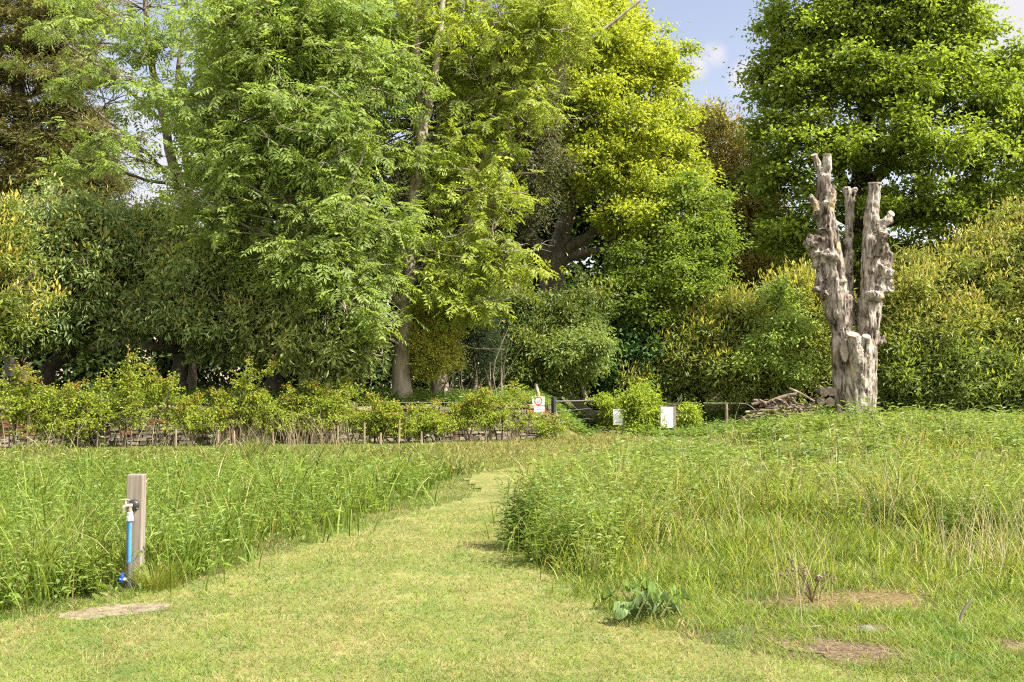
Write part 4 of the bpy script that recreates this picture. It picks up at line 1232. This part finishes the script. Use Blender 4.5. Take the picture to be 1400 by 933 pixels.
mb = MB(); tubes(mb, np.array([[xp, fyp - .028, z_] for z_ in (zt_(768), zt_(740), zt_(711))]), [.0165] * 3, 14, cap=True)
mb.build("supply_pipe", M_BLUE, troot, True)
mb = MB(); tubes(mb, np.array([[xp + .004, fyp - .026, z_] for z_ in (-.05, zt_(790), zt_(769))]), [.026, .026, .024], 12, cap=True)
mb.build("pipe_lagging", M_GREYP, troot, True)
mb = MB(); tubes(mb, np.array([[xp, fyp - .028, z_] for z_ in (zt_(712), zt_(711.5), zt_(706), zt_(705), zt_(700), zt_(699))]), [.024, .029, .029, .025, .024, .018], 8, cap=True)
mb.build("coupling", M_WHITEP, troot)
# black wall plate with domed face
mb = MB(); zc = zt_(691); xc_ = xt_(182.5)
tubes(mb, np.array([[xc_, fyp + .002, zc], [xc_, fyp - .012, zc], [xc_, fyp - .026, zc], [xc_, fyp - .03, zc]]), [.047, .047, .034, .012], 20, cap=True)
pl = mb.build("wall_plate", M_BLACKP, troot, True)
mb = MB()
for dx, dz in ((.033, .022), (.033, -.022), (-.033, .022)):
    mb = MB(); tubes(mb, np.array([[xc_ + dx, fyp - .011, zc + dz], [xc_ + dx, fyp - .022, zc + dz]]), [.006, .005], 8, cap=True)
    mb.build("screw", M_BRASS, pl, True)
mb = MB(); xv = xp - .014
tubes(mb, spline(np.array([[xc_ - .004, fyp - .024, zc], [xp, fyp - .034, zc - .004], [xp, fyp - .03, zt_(700)]]), 8), np.full(8, .0175), 12, cap=True)
tubes(mb, spline(np.array([[xc_ - .01, fyp - .03, zc], [xv - .012, fyp - .05, zc], [xv - .028, fyp - .06, zc - .015], [xv - .03, fyp - .06, zc - .05]]), 12), np.linspace(.017, .013, 12), 12, cap=True)
tp = mb.build("tap", M_BRASS, troot, True)
mb = MB(); tubes(mb, np.array([[xv - .012, fyp - .05, zc], [xv - .013, fyp - .052, zc + .045], [xv - .013, fyp - .052, zc + .05]]), [.011, .009, .007], 10, cap=True)
tubes(mb, np.array([[xv - .045, fyp - .052, zc + .046], [xv - .013, fyp - .052, zc + .052], [xv + .019, fyp - .052, zc + .046]]), [.006, .008, .006], 8, cap=True)
mb.build("handle", M_BRASS, tp, True)
mb = MB(); zb = zt_(791); xb_ = xt_(171)
tubes(mb, np.array([[xb_ + .045, fyp - .03, zb], [xb_ + .02, fyp - .04, zb], [xb_, fyp - .045, zb]]), [.014, .015, .013], 10, cap=True)
vb = mb.build("stop_valve", M_WHITEP, troot, True)
mb = MB(); tubes(mb, np.array([[xb_ - .004, fyp - .046, zb - .02], [xb_, fyp - .048, zb + .02], [xb_ + .006, fyp - .048, zb + .052]]), [.015, .019, .012], 10, cap=True)
tubes(mb, np.array([[xb_, fyp - .045, zb], [xb_ - .018, fyp - .06, zb]]), [.02, .018], 10, cap=True)
mb.build("handle", M_DBLUE, vb, True)
# bushy grass tufts each side of the post
for nm, px, py, n_, hh, lab, wd in (("grass_tuft", 214, 806, 420, .26, "fine yellow green grass tuft right of the tap post", .14), ("weed_clump", 106, 818, 0, .36, "leafy weeds at the left foot of the tap post", .2)):
    g = np.random.default_rng(px)
    c = on_ground(px, py); mb = MB()
    if n_:
        x = c[0] + g.normal(0, wd * .5, n_); Y = c[1] + g.normal(0, wd * .4, n_)
        col = mixcol((.17, .22, .03), (.28, .30, .06), g.random(n_))
        blades(mb, x, Y, hh * (.5 + .6 * g.random(n_)), .004 * np.ones(n_), .3 + .8 * g.random(n_), .2 * g.random(n_), col, 4, g, np.arctan2(Y - c[1], x - c[0]) + g.normal(0, .4, n_))
    else:
        n_ = 48
        x = c[0] + np.clip(g.normal(0, wd * .7, n_), -.28, .28); Y = c[1] + g.normal(.05, wd * .3, n_)
        col = mixcol((.12, .19, .03), (.20, .27, .05), g.random(n_))
        herbs(mb, x, Y, hh * (.5 + .6 * g.random(n_)), 9, .085, .032, col, col * .9, g, stemw=.004)
    tag(mb.build(nm, M_GRASS, color=True), lab, "weeds" if 'weed' in nm else "grass tuft")

# ------------------------------------------------------------------ signs
M_SIGN = plain("white_sign_face", (.80, .80, .80), .45); M_RED = plain("sign_red", (.55, .04, .05)); M_GREYT = plain("faded_grey_print", (.30, .32, .31), .6)
M_POSTW = noise_mat("grey_brown_timber", [(.3, (.17, .13, .10)), (.7, (.34, .28, .22))], (4, 4, .3), 7, bump=.4, bdist=.005)


def plate(mb, c, w, h, t=.006, yaw=0.):
    box(mb, c, (w, t, h), yaw)


Ysg = 30.3
c = at(736, 549, Ysg); s = m_at(Ysg)
sg = thing("warning_sign", "small white sign with a red ring fixed to the leaning post", "sign", (c[0], Ysg, terrain(c[0], Ysg)))
mb = MB(); plate(mb, (c[0], Ysg, at(736, 548.5, Ysg)[2]), 17 * s, 11 * s * 1.0 + .02); pf = mb.build("sign_plate", M_SIGN, sg)
mb = MB(); a = np.linspace(0, 2 * math.pi, 33); cz = at(736, 548.5, Ysg)[2]
ro, ri = .125, .095
V = np.concatenate([np.c_[c[0] + r * np.cos(a[:-1]), np.full(32, Ysg - .0065), cz + r * np.sin(a[:-1])] for r in (ro, ri)])
mb.add(V, [[i, (i + 1) % 32, 32 + (i + 1) % 32, 32 + i] for i in range(32)]); mb.build("red_ring", M_RED, pf)
mb = MB()
for dx, dz, w_, h_, tl in ((-.035, 0, .018, .09, 0.), (.0, -.035, .06, .016, 0.), (.03, .012, .016, .05, .5), (.045, -.02, .04, .014, .4)):
    box(mb, (c[0] + dx, Ysg - .0055, cz + dz), (w_, .003, h_), 0, tilt=tl)
mb.build("symbol", M_RED, pf)
mb = MB(); plate(mb, (c[0] + .03, Ysg, at(737, 560, Ysg)[2]), 14 * s, 8 * s); p2 = mb.build("sign_plate", M_SIGN, sg)
mb = MB(); z2 = at(737, 560, Ysg)[2]
for k_ in range(3): box(mb, (c[0] + .03, Ysg - .005, z2 + .05 - .045 * k_), (.22 - .04 * (k_ % 2), .003, .012), 0)
mb.build("print", M_GREYT, p2)
mb = MB(); box(mb, (c[0], Ysg + .02, at(736, 560, Ysg)[2] - .1), (.05, .03, .75)); mb.build("post", M_POSTW, sg)

lp = MB()
L = spline(pxline([(747, 590, .085), (741, 562, .075), (736, 540, .065), (733, 524, .05)], 32.35), 16)
tubes(lp, L[:, :3] + np.random.default_rng(5).normal(0, .012, (16, 3)), L[:, 3], 9, cap=True)
tag(lp.build("leaning_post", M_PALE, smooth_shade=True), "crooked pale wooden post leaning behind the red ringed sign", "post")

for lab, x0, x1, y0, y1, Yb, kind in (("white notice board with grey lines half hidden by leaves, left of the larger board", 838.5, 851, 559.5, 581, 34.2, 0),
                                      ("larger white notice board framed by two brown posts", 904, 921, 556.5, 585, 34.0, 1)):
    a_, b_ = at(x0, y1, Yb), at(x1, y0, Yb)
    cx_, cz_ = (a_[0] + b_[0]) / 2, (a_[2] + b_[2]) / 2; w_, h_ = b_[0] - a_[0], b_[2] - a_[2]
    nb = thing("notice_board", lab, "sign", (cx_, Yb, terrain(cx_, Yb)), "white notice boards by the gap")
    mb = MB(); plate(mb, (cx_, Yb, cz_), w_, h_, .012); bd = mb.build("board", M_SIGN, nb)
    if kind == 0:
        for dx, dz, th in ((.01, .40, .018), (.02, -.36, .022)):
            mb = MB(); box(mb, (cx_ + dx, Yb - .008, cz_ + h_ * dz), (w_ * .8, .004, th)); mb.build("printed_line", M_GREYT, bd)
        mb = MB(); box(mb, (b_[0] + .03, Yb + .02, cz_ - .25), (.06, .05, h_ + .55)); mb.build("post", M_POSTW, nb)
    else:
        for sx, ww in ((a_[0] - .025, .045), (b_[0] + .04, .075)):
            mb = MB(); box(mb, (sx, Yb + .015, cz_ - .18), (ww, .07, h_ + .42)); mb.build("post", M_POSTW, nb)
        mb = MB()
        for dx, dz, tl in ((-.06, -.12, .5), (-.02, -.16, -.4), (.03, -.2, .2), (-.09, -.2, -.2)):
            box(mb, (cx_ + dx, Yb - .0085, cz_ + dz), (.018, .004, .07), 0, tilt=tl)
        mb.build("print", M_GREYT, bd)
# bush between the two boards
tree("hawthorn_bush", "yellow green bush between the two white notice boards", "bush", (878, 585), 34.4,
     [(875, 560, 34.4, 20, 22, .6), (865, 548, 34.6, 16, 16, .5), (895, 570, 34.3, 14, 16, .5), (885, 540, 34.8, 16, 14, .5), (935, 565, 34.6, 18, 16, .6), (880, 590, 34.2, 24, 12, .6)],
     120, .26, BROAD(70, .10, .055, ((.12, .18, .022), (.22, .26, .035)), flat=.9), seed=310, bark=M_BARK, r_twig=.012, r_limb=.02)
tree("hawthorn_bush", "arching yellow green sprig reaching over the rail by the small notice board", "bush", (828, 590), 36,
     [(820, 545, 36, 12, 8, .4), (832, 555, 35.8, 12, 10, .4), (838, 570, 35.8, 10, 14, .4)], 40, .24, BROAD(60, .10, .055, ((.14, .2, .022), (.22, .26, .035)), flat=.6), seed=311, bark=M_BARK, r_twig=.012, r_limb=.02)

# ------------------------------------------------------------------ the dead pollarded trunk
YD = 36.0


def deadwood_mat():
    m, nt, o = new_mat("dead_wood")
    N, Lk = nt.nodes, nt.links
    t = N.new("ShaderNodeTexCoord")
    mp = N.new("ShaderNodeMapping"); mp.inputs["Scale"].default_value = (2.2, 2.2, .5); Lk.new(t.outputs["Object"], mp.inputs[0])
    n1 = N.new("ShaderNodeTexNoise"); n1.inputs["Scale"].default_value = 3.0; n1.inputs["Detail"].default_value = 10; n1.inputs["Roughness"].default_value = .65; n1.inputs["Distortion"].default_value = .6
    Lk.new(mp.outputs[0], n1.inputs["Vector"])
    r1 = N.new("ShaderNodeValToRGB")
    for e in range(2): r1.color_ramp.elements.new(.5)
    for e, (p, c) in zip(r1.color_ramp.elements, ((.37, (.035, .028, .022)), (.43, (.145, .118, .092)), (.51, (.32, .28, .235)), (.66, (.49, .44, .375)))):
        e.position = p; e.color = (*c, 1)
    Lk.new(n1.outputs["Fac"], r1.inputs[0])
    n2 = N.new("ShaderNodeTexNoise"); n2.inputs["Scale"].default_value = .9; n2.inputs["Detail"].default_value = 5
    Lk.new(t.outputs["Object"], n2.inputs["Vector"])
    r2 = N.new("ShaderNodeValToRGB"); r2.color_ramp.elements[0].position = .5; r2.color_ramp.elements[1].position = .6
    Lk.new(n2.outputs["Fac"], r2.inputs[0])
    mx = N.new("ShaderNodeMixRGB"); mx.blend_type = 'MULTIPLY'; Lk.new(r1.outputs[0], mx.inputs[1]); mx.inputs[2].default_value = (.5, .47, .46, 1)
    Lk.new(r2.outputs[0], mx.inputs[0])
    n3 = N.new("ShaderNodeTexNoise"); n3.inputs["Scale"].default_value = 1.6; n3.inputs["Detail"].default_value = 3
    mp3 = N.new("ShaderNodeMapping"); mp3.inputs["Location"].default_value = (7, 3, 1); mp3.inputs["Scale"].default_value = (1.4, 1.4, .5)
    Lk.new(t.outputs["Object"], mp3.inputs[0]); Lk.new(mp3.outputs[0], n3.inputs["Vector"])
    r3 = N.new("ShaderNodeValToRGB"); r3.color_ramp.elements[0].position = .64; r3.color_ramp.elements[1].position = .68
    Lk.new(n3.outputs["Fac"], r3.inputs[0])
    m3 = N.new("ShaderNodeMixRGB"); Lk.new(r3.outputs[0], m3.inputs[0]); Lk.new(mx.outputs[0], m3.inputs[1]); m3.inputs[2].default_value = (.50, .36, .19, 1)
    p = N.new("ShaderNodeBsdfPrincipled"); p.inputs["Roughness"].default_value = .9; p.inputs["Specular IOR Level"].default_value = .15
    Lk.new(m3.outputs[0], p.inputs["Base Color"])
    b = N.new("ShaderNodeBump"); b.inputs["Strength"].default_value = .8; b.inputs["Distance"].default_value = .05
    Lk.new(n1.outputs["Fac"], b.inputs["Height"]); Lk.new(b.outputs[0], p.inputs["Normal"])
    Lk.new(p.outputs[0], o.inputs["Surface"])
    return m


M_DEAD = deadwood_mat()
M_CUT = noise_mat("sawn_face", [(.3, (.18, .14, .10)), (.5, (.30, .255, .195)), (.7, (.38, .335, .275))], (1, 1, 1), 8, bump=.4)
PXM = m_at(YD)
dbase = at(1170, 585, YD); dbase[2] = float(terrain(dbase[0], YD))
droot = thing("dead_tree", "tall dead pollarded trunk with three bare sawn off limbs and knobbly burrs", "dead tree", dbase)


def organic(name, chains, balls, seed, voxel=.04):
    """tapering chains and burrs fused into one skin, then roughened"""
    g = np.random.default_rng(seed)
    mb = MB()
    for ch in chains:
        rows = []
        for p in ch:
            dep = p[3] if len(p) > 3 else 0.
            rows.append(list(at(p[0], p[1], YD + dep)) + [p[2] * PXM])
        L = spline(np.array(rows), 6 * len(rows))
        tubes(mb, L[:, :3], np.maximum(L[:, 3] * .86, .02), 14, cap=True)
    for p in balls:
        c = at(p[0], p[1], YD + (p[3] if len(p) > 3 else -.1)); r = p[2] * PXM
        u = np.linspace(0, math.pi, 9); w = np.linspace(0, 2 * math.pi, 13)[:-1]
        st = g.uniform(.6, 1.3, 3)
        V = np.array([[math.sin(a) * math.cos(b), math.sin(a) * math.sin(b), math.cos(a)] for a in u for b in w]) * r * st
        V = V * (1 + .9 * (vnoise(V[:, 0] * 9 + V[:, 1] * 5 + c[0] * 7, V[:, 2] * 9 + V[:, 1] * 4, 1.1, seed, 2) - .5))[:, None] + c
        mb.add(V, [[i * 12 + j, (i + 1) * 12 + j, (i + 1) * 12 + (j + 1) % 12, i * 12 + (j + 1) % 12] for i in range(8) for j in range(12)])
    tmp = mb.build(name, M_DEAD, droot)
    mod = tmp.modifiers.new("fuse", 'REMESH'); mod.mode = 'VOXEL'; mod.voxel_size = voxel
    dg = bpy.context.evaluated_depsgraph_get(); dg.update()
    me = bpy.data.meshes.new_from_object(tmp.evaluated_get(dg))
    old = tmp.data; tmp.modifiers.clear(); tmp.data = me; bpy.data.meshes.remove(old)
    n = len(me.vertices)
    co = np.empty(n * 3, np.float32); me.vertices.foreach_get("co", co); co = co.reshape(-1, 3)
    no = np.empty(n * 3, np.float32); me.vertices.foreach_get("normal", no); no = no.reshape(-1, 3)
    ang = np.arctan2(no[:, 1], no[:, 0])
    rid = 1 - np.abs(vnoise(ang * .55 + co[:, 0] * .6, co[:, 2] * .22, .16, seed + 14, 3) - .5) * 2
    d = -.06 * np.clip(rid - .72, 0, 1) / .28 + (vnoise(co[:, 0] * 1.1 - co[:, 1] * .6, co[:, 2] * .5, .13, seed + 9, 2) - .5) * .035 + (vnoise(co[:, 0] * 1.0 + co[:, 1] * .8, co[:, 2], .34, seed, 2) - .5) * .11 + (vnoise(ang * .35 + co[:, 0], co[:, 2] * .18, .13, seed + 4, 3) - .5) * .05
    co = co + no * d[:, None]
    me.vertices.foreach_set("co", co.ravel().astype(np.float32))
    me.polygons.foreach_set("use_smooth", np.full(len(me.polygons), True))
    me.materials.clear(); me.materials.append(M_DEAD)
    me.update()
    return tmp


organic("trunk", [
    [(1169, 600, 31), (1169, 575, 28), (1169, 540, 27), (1170, 505, 29), (1171, 480, 31), (1168, 462, 24)],
    [(1152, 570, 12), (1151, 520, 14), (1150, 480, 16), (1150, 440, 17), (1147, 410, 20)],
    [(1188, 570, 11), (1187, 520, 13), (1186, 480, 16), (1187, 440, 18), (1190, 410, 19)],
    [(1172, 520, 14, -.35), (1171, 490, 14, -.62), (1168, 466, 10, -.78), (1166, 459, 9.5, -.82)], [(1174, 505, 10, -.45), (1180, 478, 9, -.7), (1184, 462, 7, -.82)]],
    [(1205, 468, 6, -.1), (1207, 462, 3.5), (1150, 500, 6, -.2)], 501)
organic("limb", [
    [(1150, 452, 17), (1146, 425, 20), (1141, 400, 22), (1138, 370, 20), (1134, 335, 18), (1130, 305, 15.5), (1128, 280, 14), (1126, 255, 12.5), (1126, 240, 12)],
    [(1124, 246, 9), (1119, 228, 6.5), (1114, 214, 5.5)], [(1128, 246, 9.5), (1130, 228, 8), (1131, 213, 6.5)],
    [(1120, 295, 7), (1110, 272, 5.5, -.2), (1106, 268, 4.5, -.25)], [(1128, 290, 7, -.25), (1129, 278, 5, -.5), (1129, 275, 4, -.55)], [(1135, 282, 7, -.2), (1138, 262, 5, -.2), (1140, 256, 3)],
    [(1130, 395, 9, -.1), (1119, 396, 6, -.2), (1112, 394, 3.5, -.25)], [(1130, 372, 8), (1117, 372, 5, -.1)]],
    [(1116, 290, 9), (1113, 328, 12), (1108, 334, 9.5), (1106, 322, 5), (1118, 346, 14), (1126, 315, 10, -.1), (1128, 350, 12, -.1), (1122, 385, 10), (1140, 352, 6, -.5), (1116, 360, 8),
     (1128, 402, 8, -.2), (1160, 410, 7), (1150, 385, 7, -.3)], 502)
organic("limb", [
    [(1162, 445, 10, .35), (1160, 400, 9, .4), (1158, 360, 8.5, .4), (1160, 320, 7.5, .4), (1162, 290, 6.8, .4), (1159, 262, 6.5, .4), (1157, 256, 5.5, .4)],
    [(1162, 288, 5, .4), (1167, 268, 3.6, .35), (1170, 257, 3.2, .3)], [(1160, 340, 5, .3), (1154, 328, 3.5, .2)]],
    [(1168, 262, 4.2, .3), (1169, 275, 3, .3), (1166, 346, 3.4, .3), (1164, 372, 4, .2), (1156, 395, 6, .2)], 503, .035)
organic("limb", [
    [(1187, 450, 18), (1190, 420, 18.5), (1192, 390, 18), (1192, 360, 16.5), (1192, 330, 15), (1192, 300, 12.5), (1194, 275, 11), (1196, 252, 10)],
    [(1198, 320, 8, -.2), (1209, 305, 7.5, -.2), (1218, 294, 6, -.2)], [(1200, 350, 7, -.4), (1205, 334, 7, -.55), (1208, 320, 6.5, -.65)],
    [(1204, 385, 10), (1212, 360, 10), (1214, 345, 9)], [(1205, 400, 9, -.1), (1213, 384, 8, -.2), (1217, 392, 6, -.3)], [(1210, 372, 6), (1222, 372, 3)]],
    [(1212, 342, 10.5), (1207, 372, 12, -.1), (1204, 395, 9, -.2), (1214, 300, 6), (1188, 352, 3.5, -.5), (1215, 392, 6.5, -.25), (1196, 405, 10, -.4)], 504)


def cut_disc(px, py, rpx, rpy, dep, tilt, name="sawn_end", mat=None, rollx=0.):
    """a sawn round end: a thin disc with a bevelled rim facing up and towards the field"""
    c = at(px, py, YD + dep); mb = MB()
    a = np.linspace(0, 2 * math.pi, 21)[:-1]
    rx, ry = rpx * PXM, rpy * PXM
    g_ = np.random.default_rng(int(px)); rr = 1 + g_.normal(0, .04, 20)
    R = np.array([[1, 0, 0], [0, math.cos(tilt), -math.sin(tilt)], [0, math.sin(tilt), math.cos(tilt)]])
    if rollx:
        R = np.array([[math.cos(rollx), 0, math.sin(rollx)], [0, 1, 0], [-math.sin(rollx), 0, math.cos(rollx)]]) @ R
    V = []
    for k_, z_ in ((1., -.06), (1., 0), (.93, .012)):
        V.append(np.c_[rx * k_ * rr * np.cos(a), ry * k_ * rr * np.sin(a), np.full(20, z_)] @ R.T + c)
    V.append(np.array([[0, 0, .012]]) @ R.T + c)
    mb.add(np.concatenate(V), [[r * 20 + i, r * 20 + (i + 1) % 20, (r + 1) * 20 + (i + 1) % 20, (r + 1) * 20 + i] for r in range(2) for i in range(20)], tris=[[40 + i, 40 + (i + 1) % 20, 60] for i in range(20)])
    return mb.build(name, mat or M_CUT, droot)


cut_disc(1166, 457, 8.6, 8, -.85, .5); cut_disc(1184.5, 460, 5.6, 6, -.85, .6)
cut_disc(1196, 250, 9.3, 9.3, 0, .15); cut_disc(1154.5, 480, 5.5, 15, -.66, 1.35, "pale_scar"); cut_disc(1219, 292, 5, 5.5, -.2, .9, rollx=.6)
cut_disc(1209, 318, 6, 4.5, -.68, .3, rollx=.2); cut_disc(1218, 394, 5.5, 6.5, -.33, 1.0, rollx=.7); cut_disc(1131, 211, 5.6, 5.6, 0, .2); cut_disc(1113, 212, 4.6, 4.6, 0, .4, rollx=-.4)

# ------------------------------------------------------------------ cut branches heaped beside the dead trunk
M_LOG = noise_mat("cut_branch", [(.3, (.06, .044, .03)), (.5, (.17, .13, .095)), (.72, (.36, .29, .215))], (1, 1, 1), 5, bump=.6, bdist=.02)
M_OLDLOG = noise_mat("old_log", [(.3, (.07, .055, .04)), (.7, (.22, .18, .135))], (1, 1, 1), 6, bump=.7, bdist=.02)
g = np.random.default_rng(600)
YL = 34.8
hc = at(1066, 578, YL)
for i in range(130):
    t = g.normal(0, .42)
    u = g.random()
    x = hc[0] + np.clip(t, -1, 1) * 1.15
    topz = .58 + .62 * max(0, 1 - (abs(x - hc[0]) / 1.35) ** 2)
    z = .25 + (topz - .25) * (.3 + .7 * u)
    Yc = YL - .75 * (1 - u) - .1 + g.normal(0, .15)
    ln = g.uniform(.35, 1.0); a = g.normal(0, .55) + (math.pi / 2 if g.random() < .3 else 0); el = g.normal(0, .25)
    d = np.array([math.cos(a) * math.cos(el), math.sin(a) * math.cos(el), math.sin(el)])
    c = np.array([x, Yc, z])
    P = np.array([c - d * ln / 2, c - d * ln * .15 + g.normal(0, .05, 3), c + d * ln * .2 + g.normal(0, .05, 3), c + d * ln / 2])
    r = g.uniform(.016, .055)
    mb = MB(); tubes(mb, spline(P, 9), np.linspace(r, r * .7, 9), 7, cap=True)
    tag(mb.build("cut_branch", M_LOG), "short split branch in the pale brown heap left of the dead trunk", "log", "cut branches heaped left of the dead trunk")
for i, (px, py, dx, el, ln, r) in enumerate(((1096, 540, .8, -.45, .95, .045), (1040, 552, .9, .12, .6, .06), (1076, 543, .9, .25, .7, .09), (1085, 570, .9, .05, 1.3, .06))):
    c = at(px, py, 34.4)
    d = unit(np.array([dx, -.25, el]))
    mb = MB(); tubes(mb, spline(np.array([c - d * ln / 2, c + [0, 0, .03], c + d * ln / 2]), 9), np.linspace(r, r * .75, 9), 9, cap=True)
    tag(mb.build("cut_branch", M_LOG, smooth_shade=False), ["long thin branch jutting up at the right of the brown heap", "thick bleached log along the left top of the brown heap", "stout pale log on the crest of the brown heap",
                                                              "grey branch lying low at the front of the brown heap"][i], "log", "cut branches heaped left of the dead trunk")
for i, (px, py, lab) in enumerate(((1127, 536, "dark round log end topmost left by the dead trunk"), (1137, 535, "dark log tucked against the dead trunk on top of two others"), (1123, 548, "dark log lowest left of the trio beside the dead trunk"),
                                    (1135, 549, "dark round log end lowest against the dead trunk"))):
    c = at(px, py, 35.2); r = .15 + .01 * (i % 2)
    mb = MB(); tubes(mb, np.array([c + [-.03, -.1, -.02], c + [0, .2, 0], c + [.05, .7, 0]]), [r, r, r * .95], 14, cap=True)
    lo = mb.build("old_log", M_OLDLOG); tag(lo, lab, "log", "dark logs stacked against the dead trunk")
for px, py, hh, lab, dx in ((992, 560, 22, "rusty brown broken stake left of the brown heap", .03), (1004, 560, 22, "thin pale forked stick left of the brown heap", .2)):
    c = at(px, py, 35); mb = MB(); z0 = float(terrain(c[0], 35.))
    tubes(mb, np.array([[c[0], 35, z0], [c[0] + .03, 35, z0 + .4], [c[0] + dx, 35, z0 + hh * m_at(35) + .3]]), [.07, .06, .05] if hh == 22 and dx < .1 else [.02, .016, .01], 7, cap=True)
    tag(mb.build("broken_stake", M_LOG, smooth_shade=True), lab, "stake")

# ------------------------------------------------------------------ single plants and small things in the meadow
def plant(name, label, px, py, fn, seed):
    g_ = np.random.default_rng(seed); c = on_ground(px, py); mb = MB(); fn(mb, c, g_)
    return tag(mb.build(name, M_GRASS, color=True), label, "plant")


def thistle(n, hh, w, c0, c1):
    def f(mb, c, g_):
        x = c[0] + g_.normal(0, w, n); Y = c[1] + g_.normal(0, w * .7, n)
        col = mixcol(c0, c1, g_.random(n))
        herbs(mb, x, Y, hh * (.45 + .6 * g_.random(n)), 14, .10, .022, col, col, g_, droop=.2, up=.4, stemw=.006)
    return f


plant("thistle", "bushy grey green thistle clump in the right hand meadow", 1216, 722, thistle(46, .42, .17, (.10, .16, .055), (.17, .23, .09)), 701)
plant("thistle", "dark green bushy weed clump near the right edge below the thistle", 1345, 748, thistle(50, .62, .24, (.07, .13, .025), (.14, .20, .04)), 702)
plant("nettle_clump", "dark leafy nettle clump at the bend of the path, casting shade", 716, 752, thistle(70, .78, .13, (.065, .12, .022), (.12, .19, .035)), 703)
plant("nettle_clump", "bright leafy herb clump right of the bend of the path", 760, 772, thistle(60, .62, .2, (.12, .19, .03), (.19, .26, .045)), 704)
plant("meadow_weed", "tall feathery green weed before the dead trunk", 1218, 588, thistle(40, .75, .3, (.09, .16, .025), (.16, .23, .04)), 705)


def burdock(mb, c, g_):
    for i in range(26):
        a = g_.uniform(0, 6.28); el = g_.uniform(.0, 1.0)
        L_ = g_.uniform(.07, .14)
        b0 = np.array([c[0] + g_.normal(0, .12), c[1] + g_.normal(0, .1), .05])
        tip = b0 + np.array([math.cos(a) * .10, math.sin(a) * .09, .02 + .13 * el])
        ax = np.array([math.cos(a), math.sin(a), -.15]); sd = np.array([-math.sin(a), math.cos(a), 0]); up = np.array([0, 0, 1.])
        nu, nv = 7, 6
        V = []
        for u in np.linspace(0, 1, nu):
            wd = L_ * .42 * math.sin(math.pi * (u * .88 + .12)) ** .7
            for v_ in np.linspace(-1, 1, nv):
                V.append(tip + ax * L_ * u + sd * wd * v_ + up * (.05 * abs(v_) * (1 - u) - .22 * L_ * u * u + .02 * math.sin(v_ * 7 + u * 5)))
        Q = [[r * nv + j, r * nv + j + 1, (r + 1) * nv + j + 1, (r + 1) * nv + j] for r in range(nu - 1) for j in range(nv - 1)]
        cl = np.array((.15, .22, .075)) * g_.uniform(.7, 1.5)
        mb.add(np.array(V), Q, np.tile(cl, (len(Q), 1)))
        tubes(mb, np.array([b0, (b0 + tip) / 2 + [0, 0, .03], tip]), [.007, .006, .005], 5, col=(.2, .22, .08))


plant("burdock_plant", "low burdock with broad pale green leaves at the edge of the mown turf", 880, 848, burdock, 706)


def dock(mb, c, g_):
    for i in range(6):
        a = g_.uniform(0, 6.28); hh = g_.uniform(.15, .34)
        P = np.array([[c[0], c[1], 0], [c[0] + math.cos(a) * .06, c[1] + math.sin(a) * .06, hh * .5], [c[0] + math.cos(a) * .2, c[1] + math.sin(a) * .16, hh]])
        tubes(mb, spline(P, 8), np.linspace(.006, .004, 8), 5, col=(.22, .18, .12))
        for q in range(5):
            p = P[2] + g_.normal(0, .025, 3)
            tubes(mb, np.array([p, p + g_.normal(0, .012, 3)]), [.011, .008], 5, col=(.22, .17, .12))


plant("dead_dock", "dead brown seed heads on stalks by the bare soil", 1110, 826, dock, 707)
for lab, pts, r in (("bleached arching stick above the grass near the right edge", [(1316, 792, 0), (1340, 777, .18), (1370, 775, .2), (1405, 777, .15)], .009),
                    ("short pale curved stick standing near the right edge", [(1312, 858, 0), (1316, 838, .06), (1328, 820, .14)], .013),
                    ("white twig lying on the turf left of the bare soil", [(1088, 862, .03), (1104, 859, .05), (1122, 856, .04)], .01),
                    ("leaning pale stem right of the bend of the path", [(1320, 775, 0), (1330, 750, .2), (1338, 735, .3)], .006)):
    rows = []
    Y0 = on_ground(pts[0][0], pts[0][1])[1]
    for px, py, z in pts:
        rows.append(at(px, py, Y0))
    rows = np.array(rows); rows[:, 2] = np.maximum(rows[:, 2], .02)
    mb = MB(); tubes(mb, spline(rows, 16), np.linspace(r, r * .6, 16), 6, cap=True)
    lab = lab if "leaning" not in lab else "thin pale stem leaning by the dark weed clump"
    tag(mb.build("dry_stick", M_PALE, smooth_shade=True), lab, "stick")
# pale stone
c = on_ground(1186, 866); g = np.random.default_rng(720); mb = MB()
u = np.linspace(0, math.pi, 9); w = np.linspace(0, 2 * math.pi, 15)[:-1]
V = np.array([[math.sin(a) * math.cos(b), math.sin(a) * math.sin(b), math.cos(a)] for a in u for b in w]) * [.06, .045, .04]
V *= (1 + .25 * (vnoise(V[:, 0] * 30, V[:, 1] * 30 + V[:, 2] * 40, 1.2, 3, 2) - .5))[:, None]
V += [c[0], c[1], .012]
mb.add(V, [[i * 14 + j, (i + 1) * 14 + j, (i + 1) * 14 + (j + 1) % 14, i * 14 + (j + 1) % 14] for i in range(8) for j in range(14)])
tag(mb.build("stone", plain("pale_stone", (.15, .145, .135), .9), smooth_shade=True), "pale grey stone on the bare soil at the lower right", "stone")
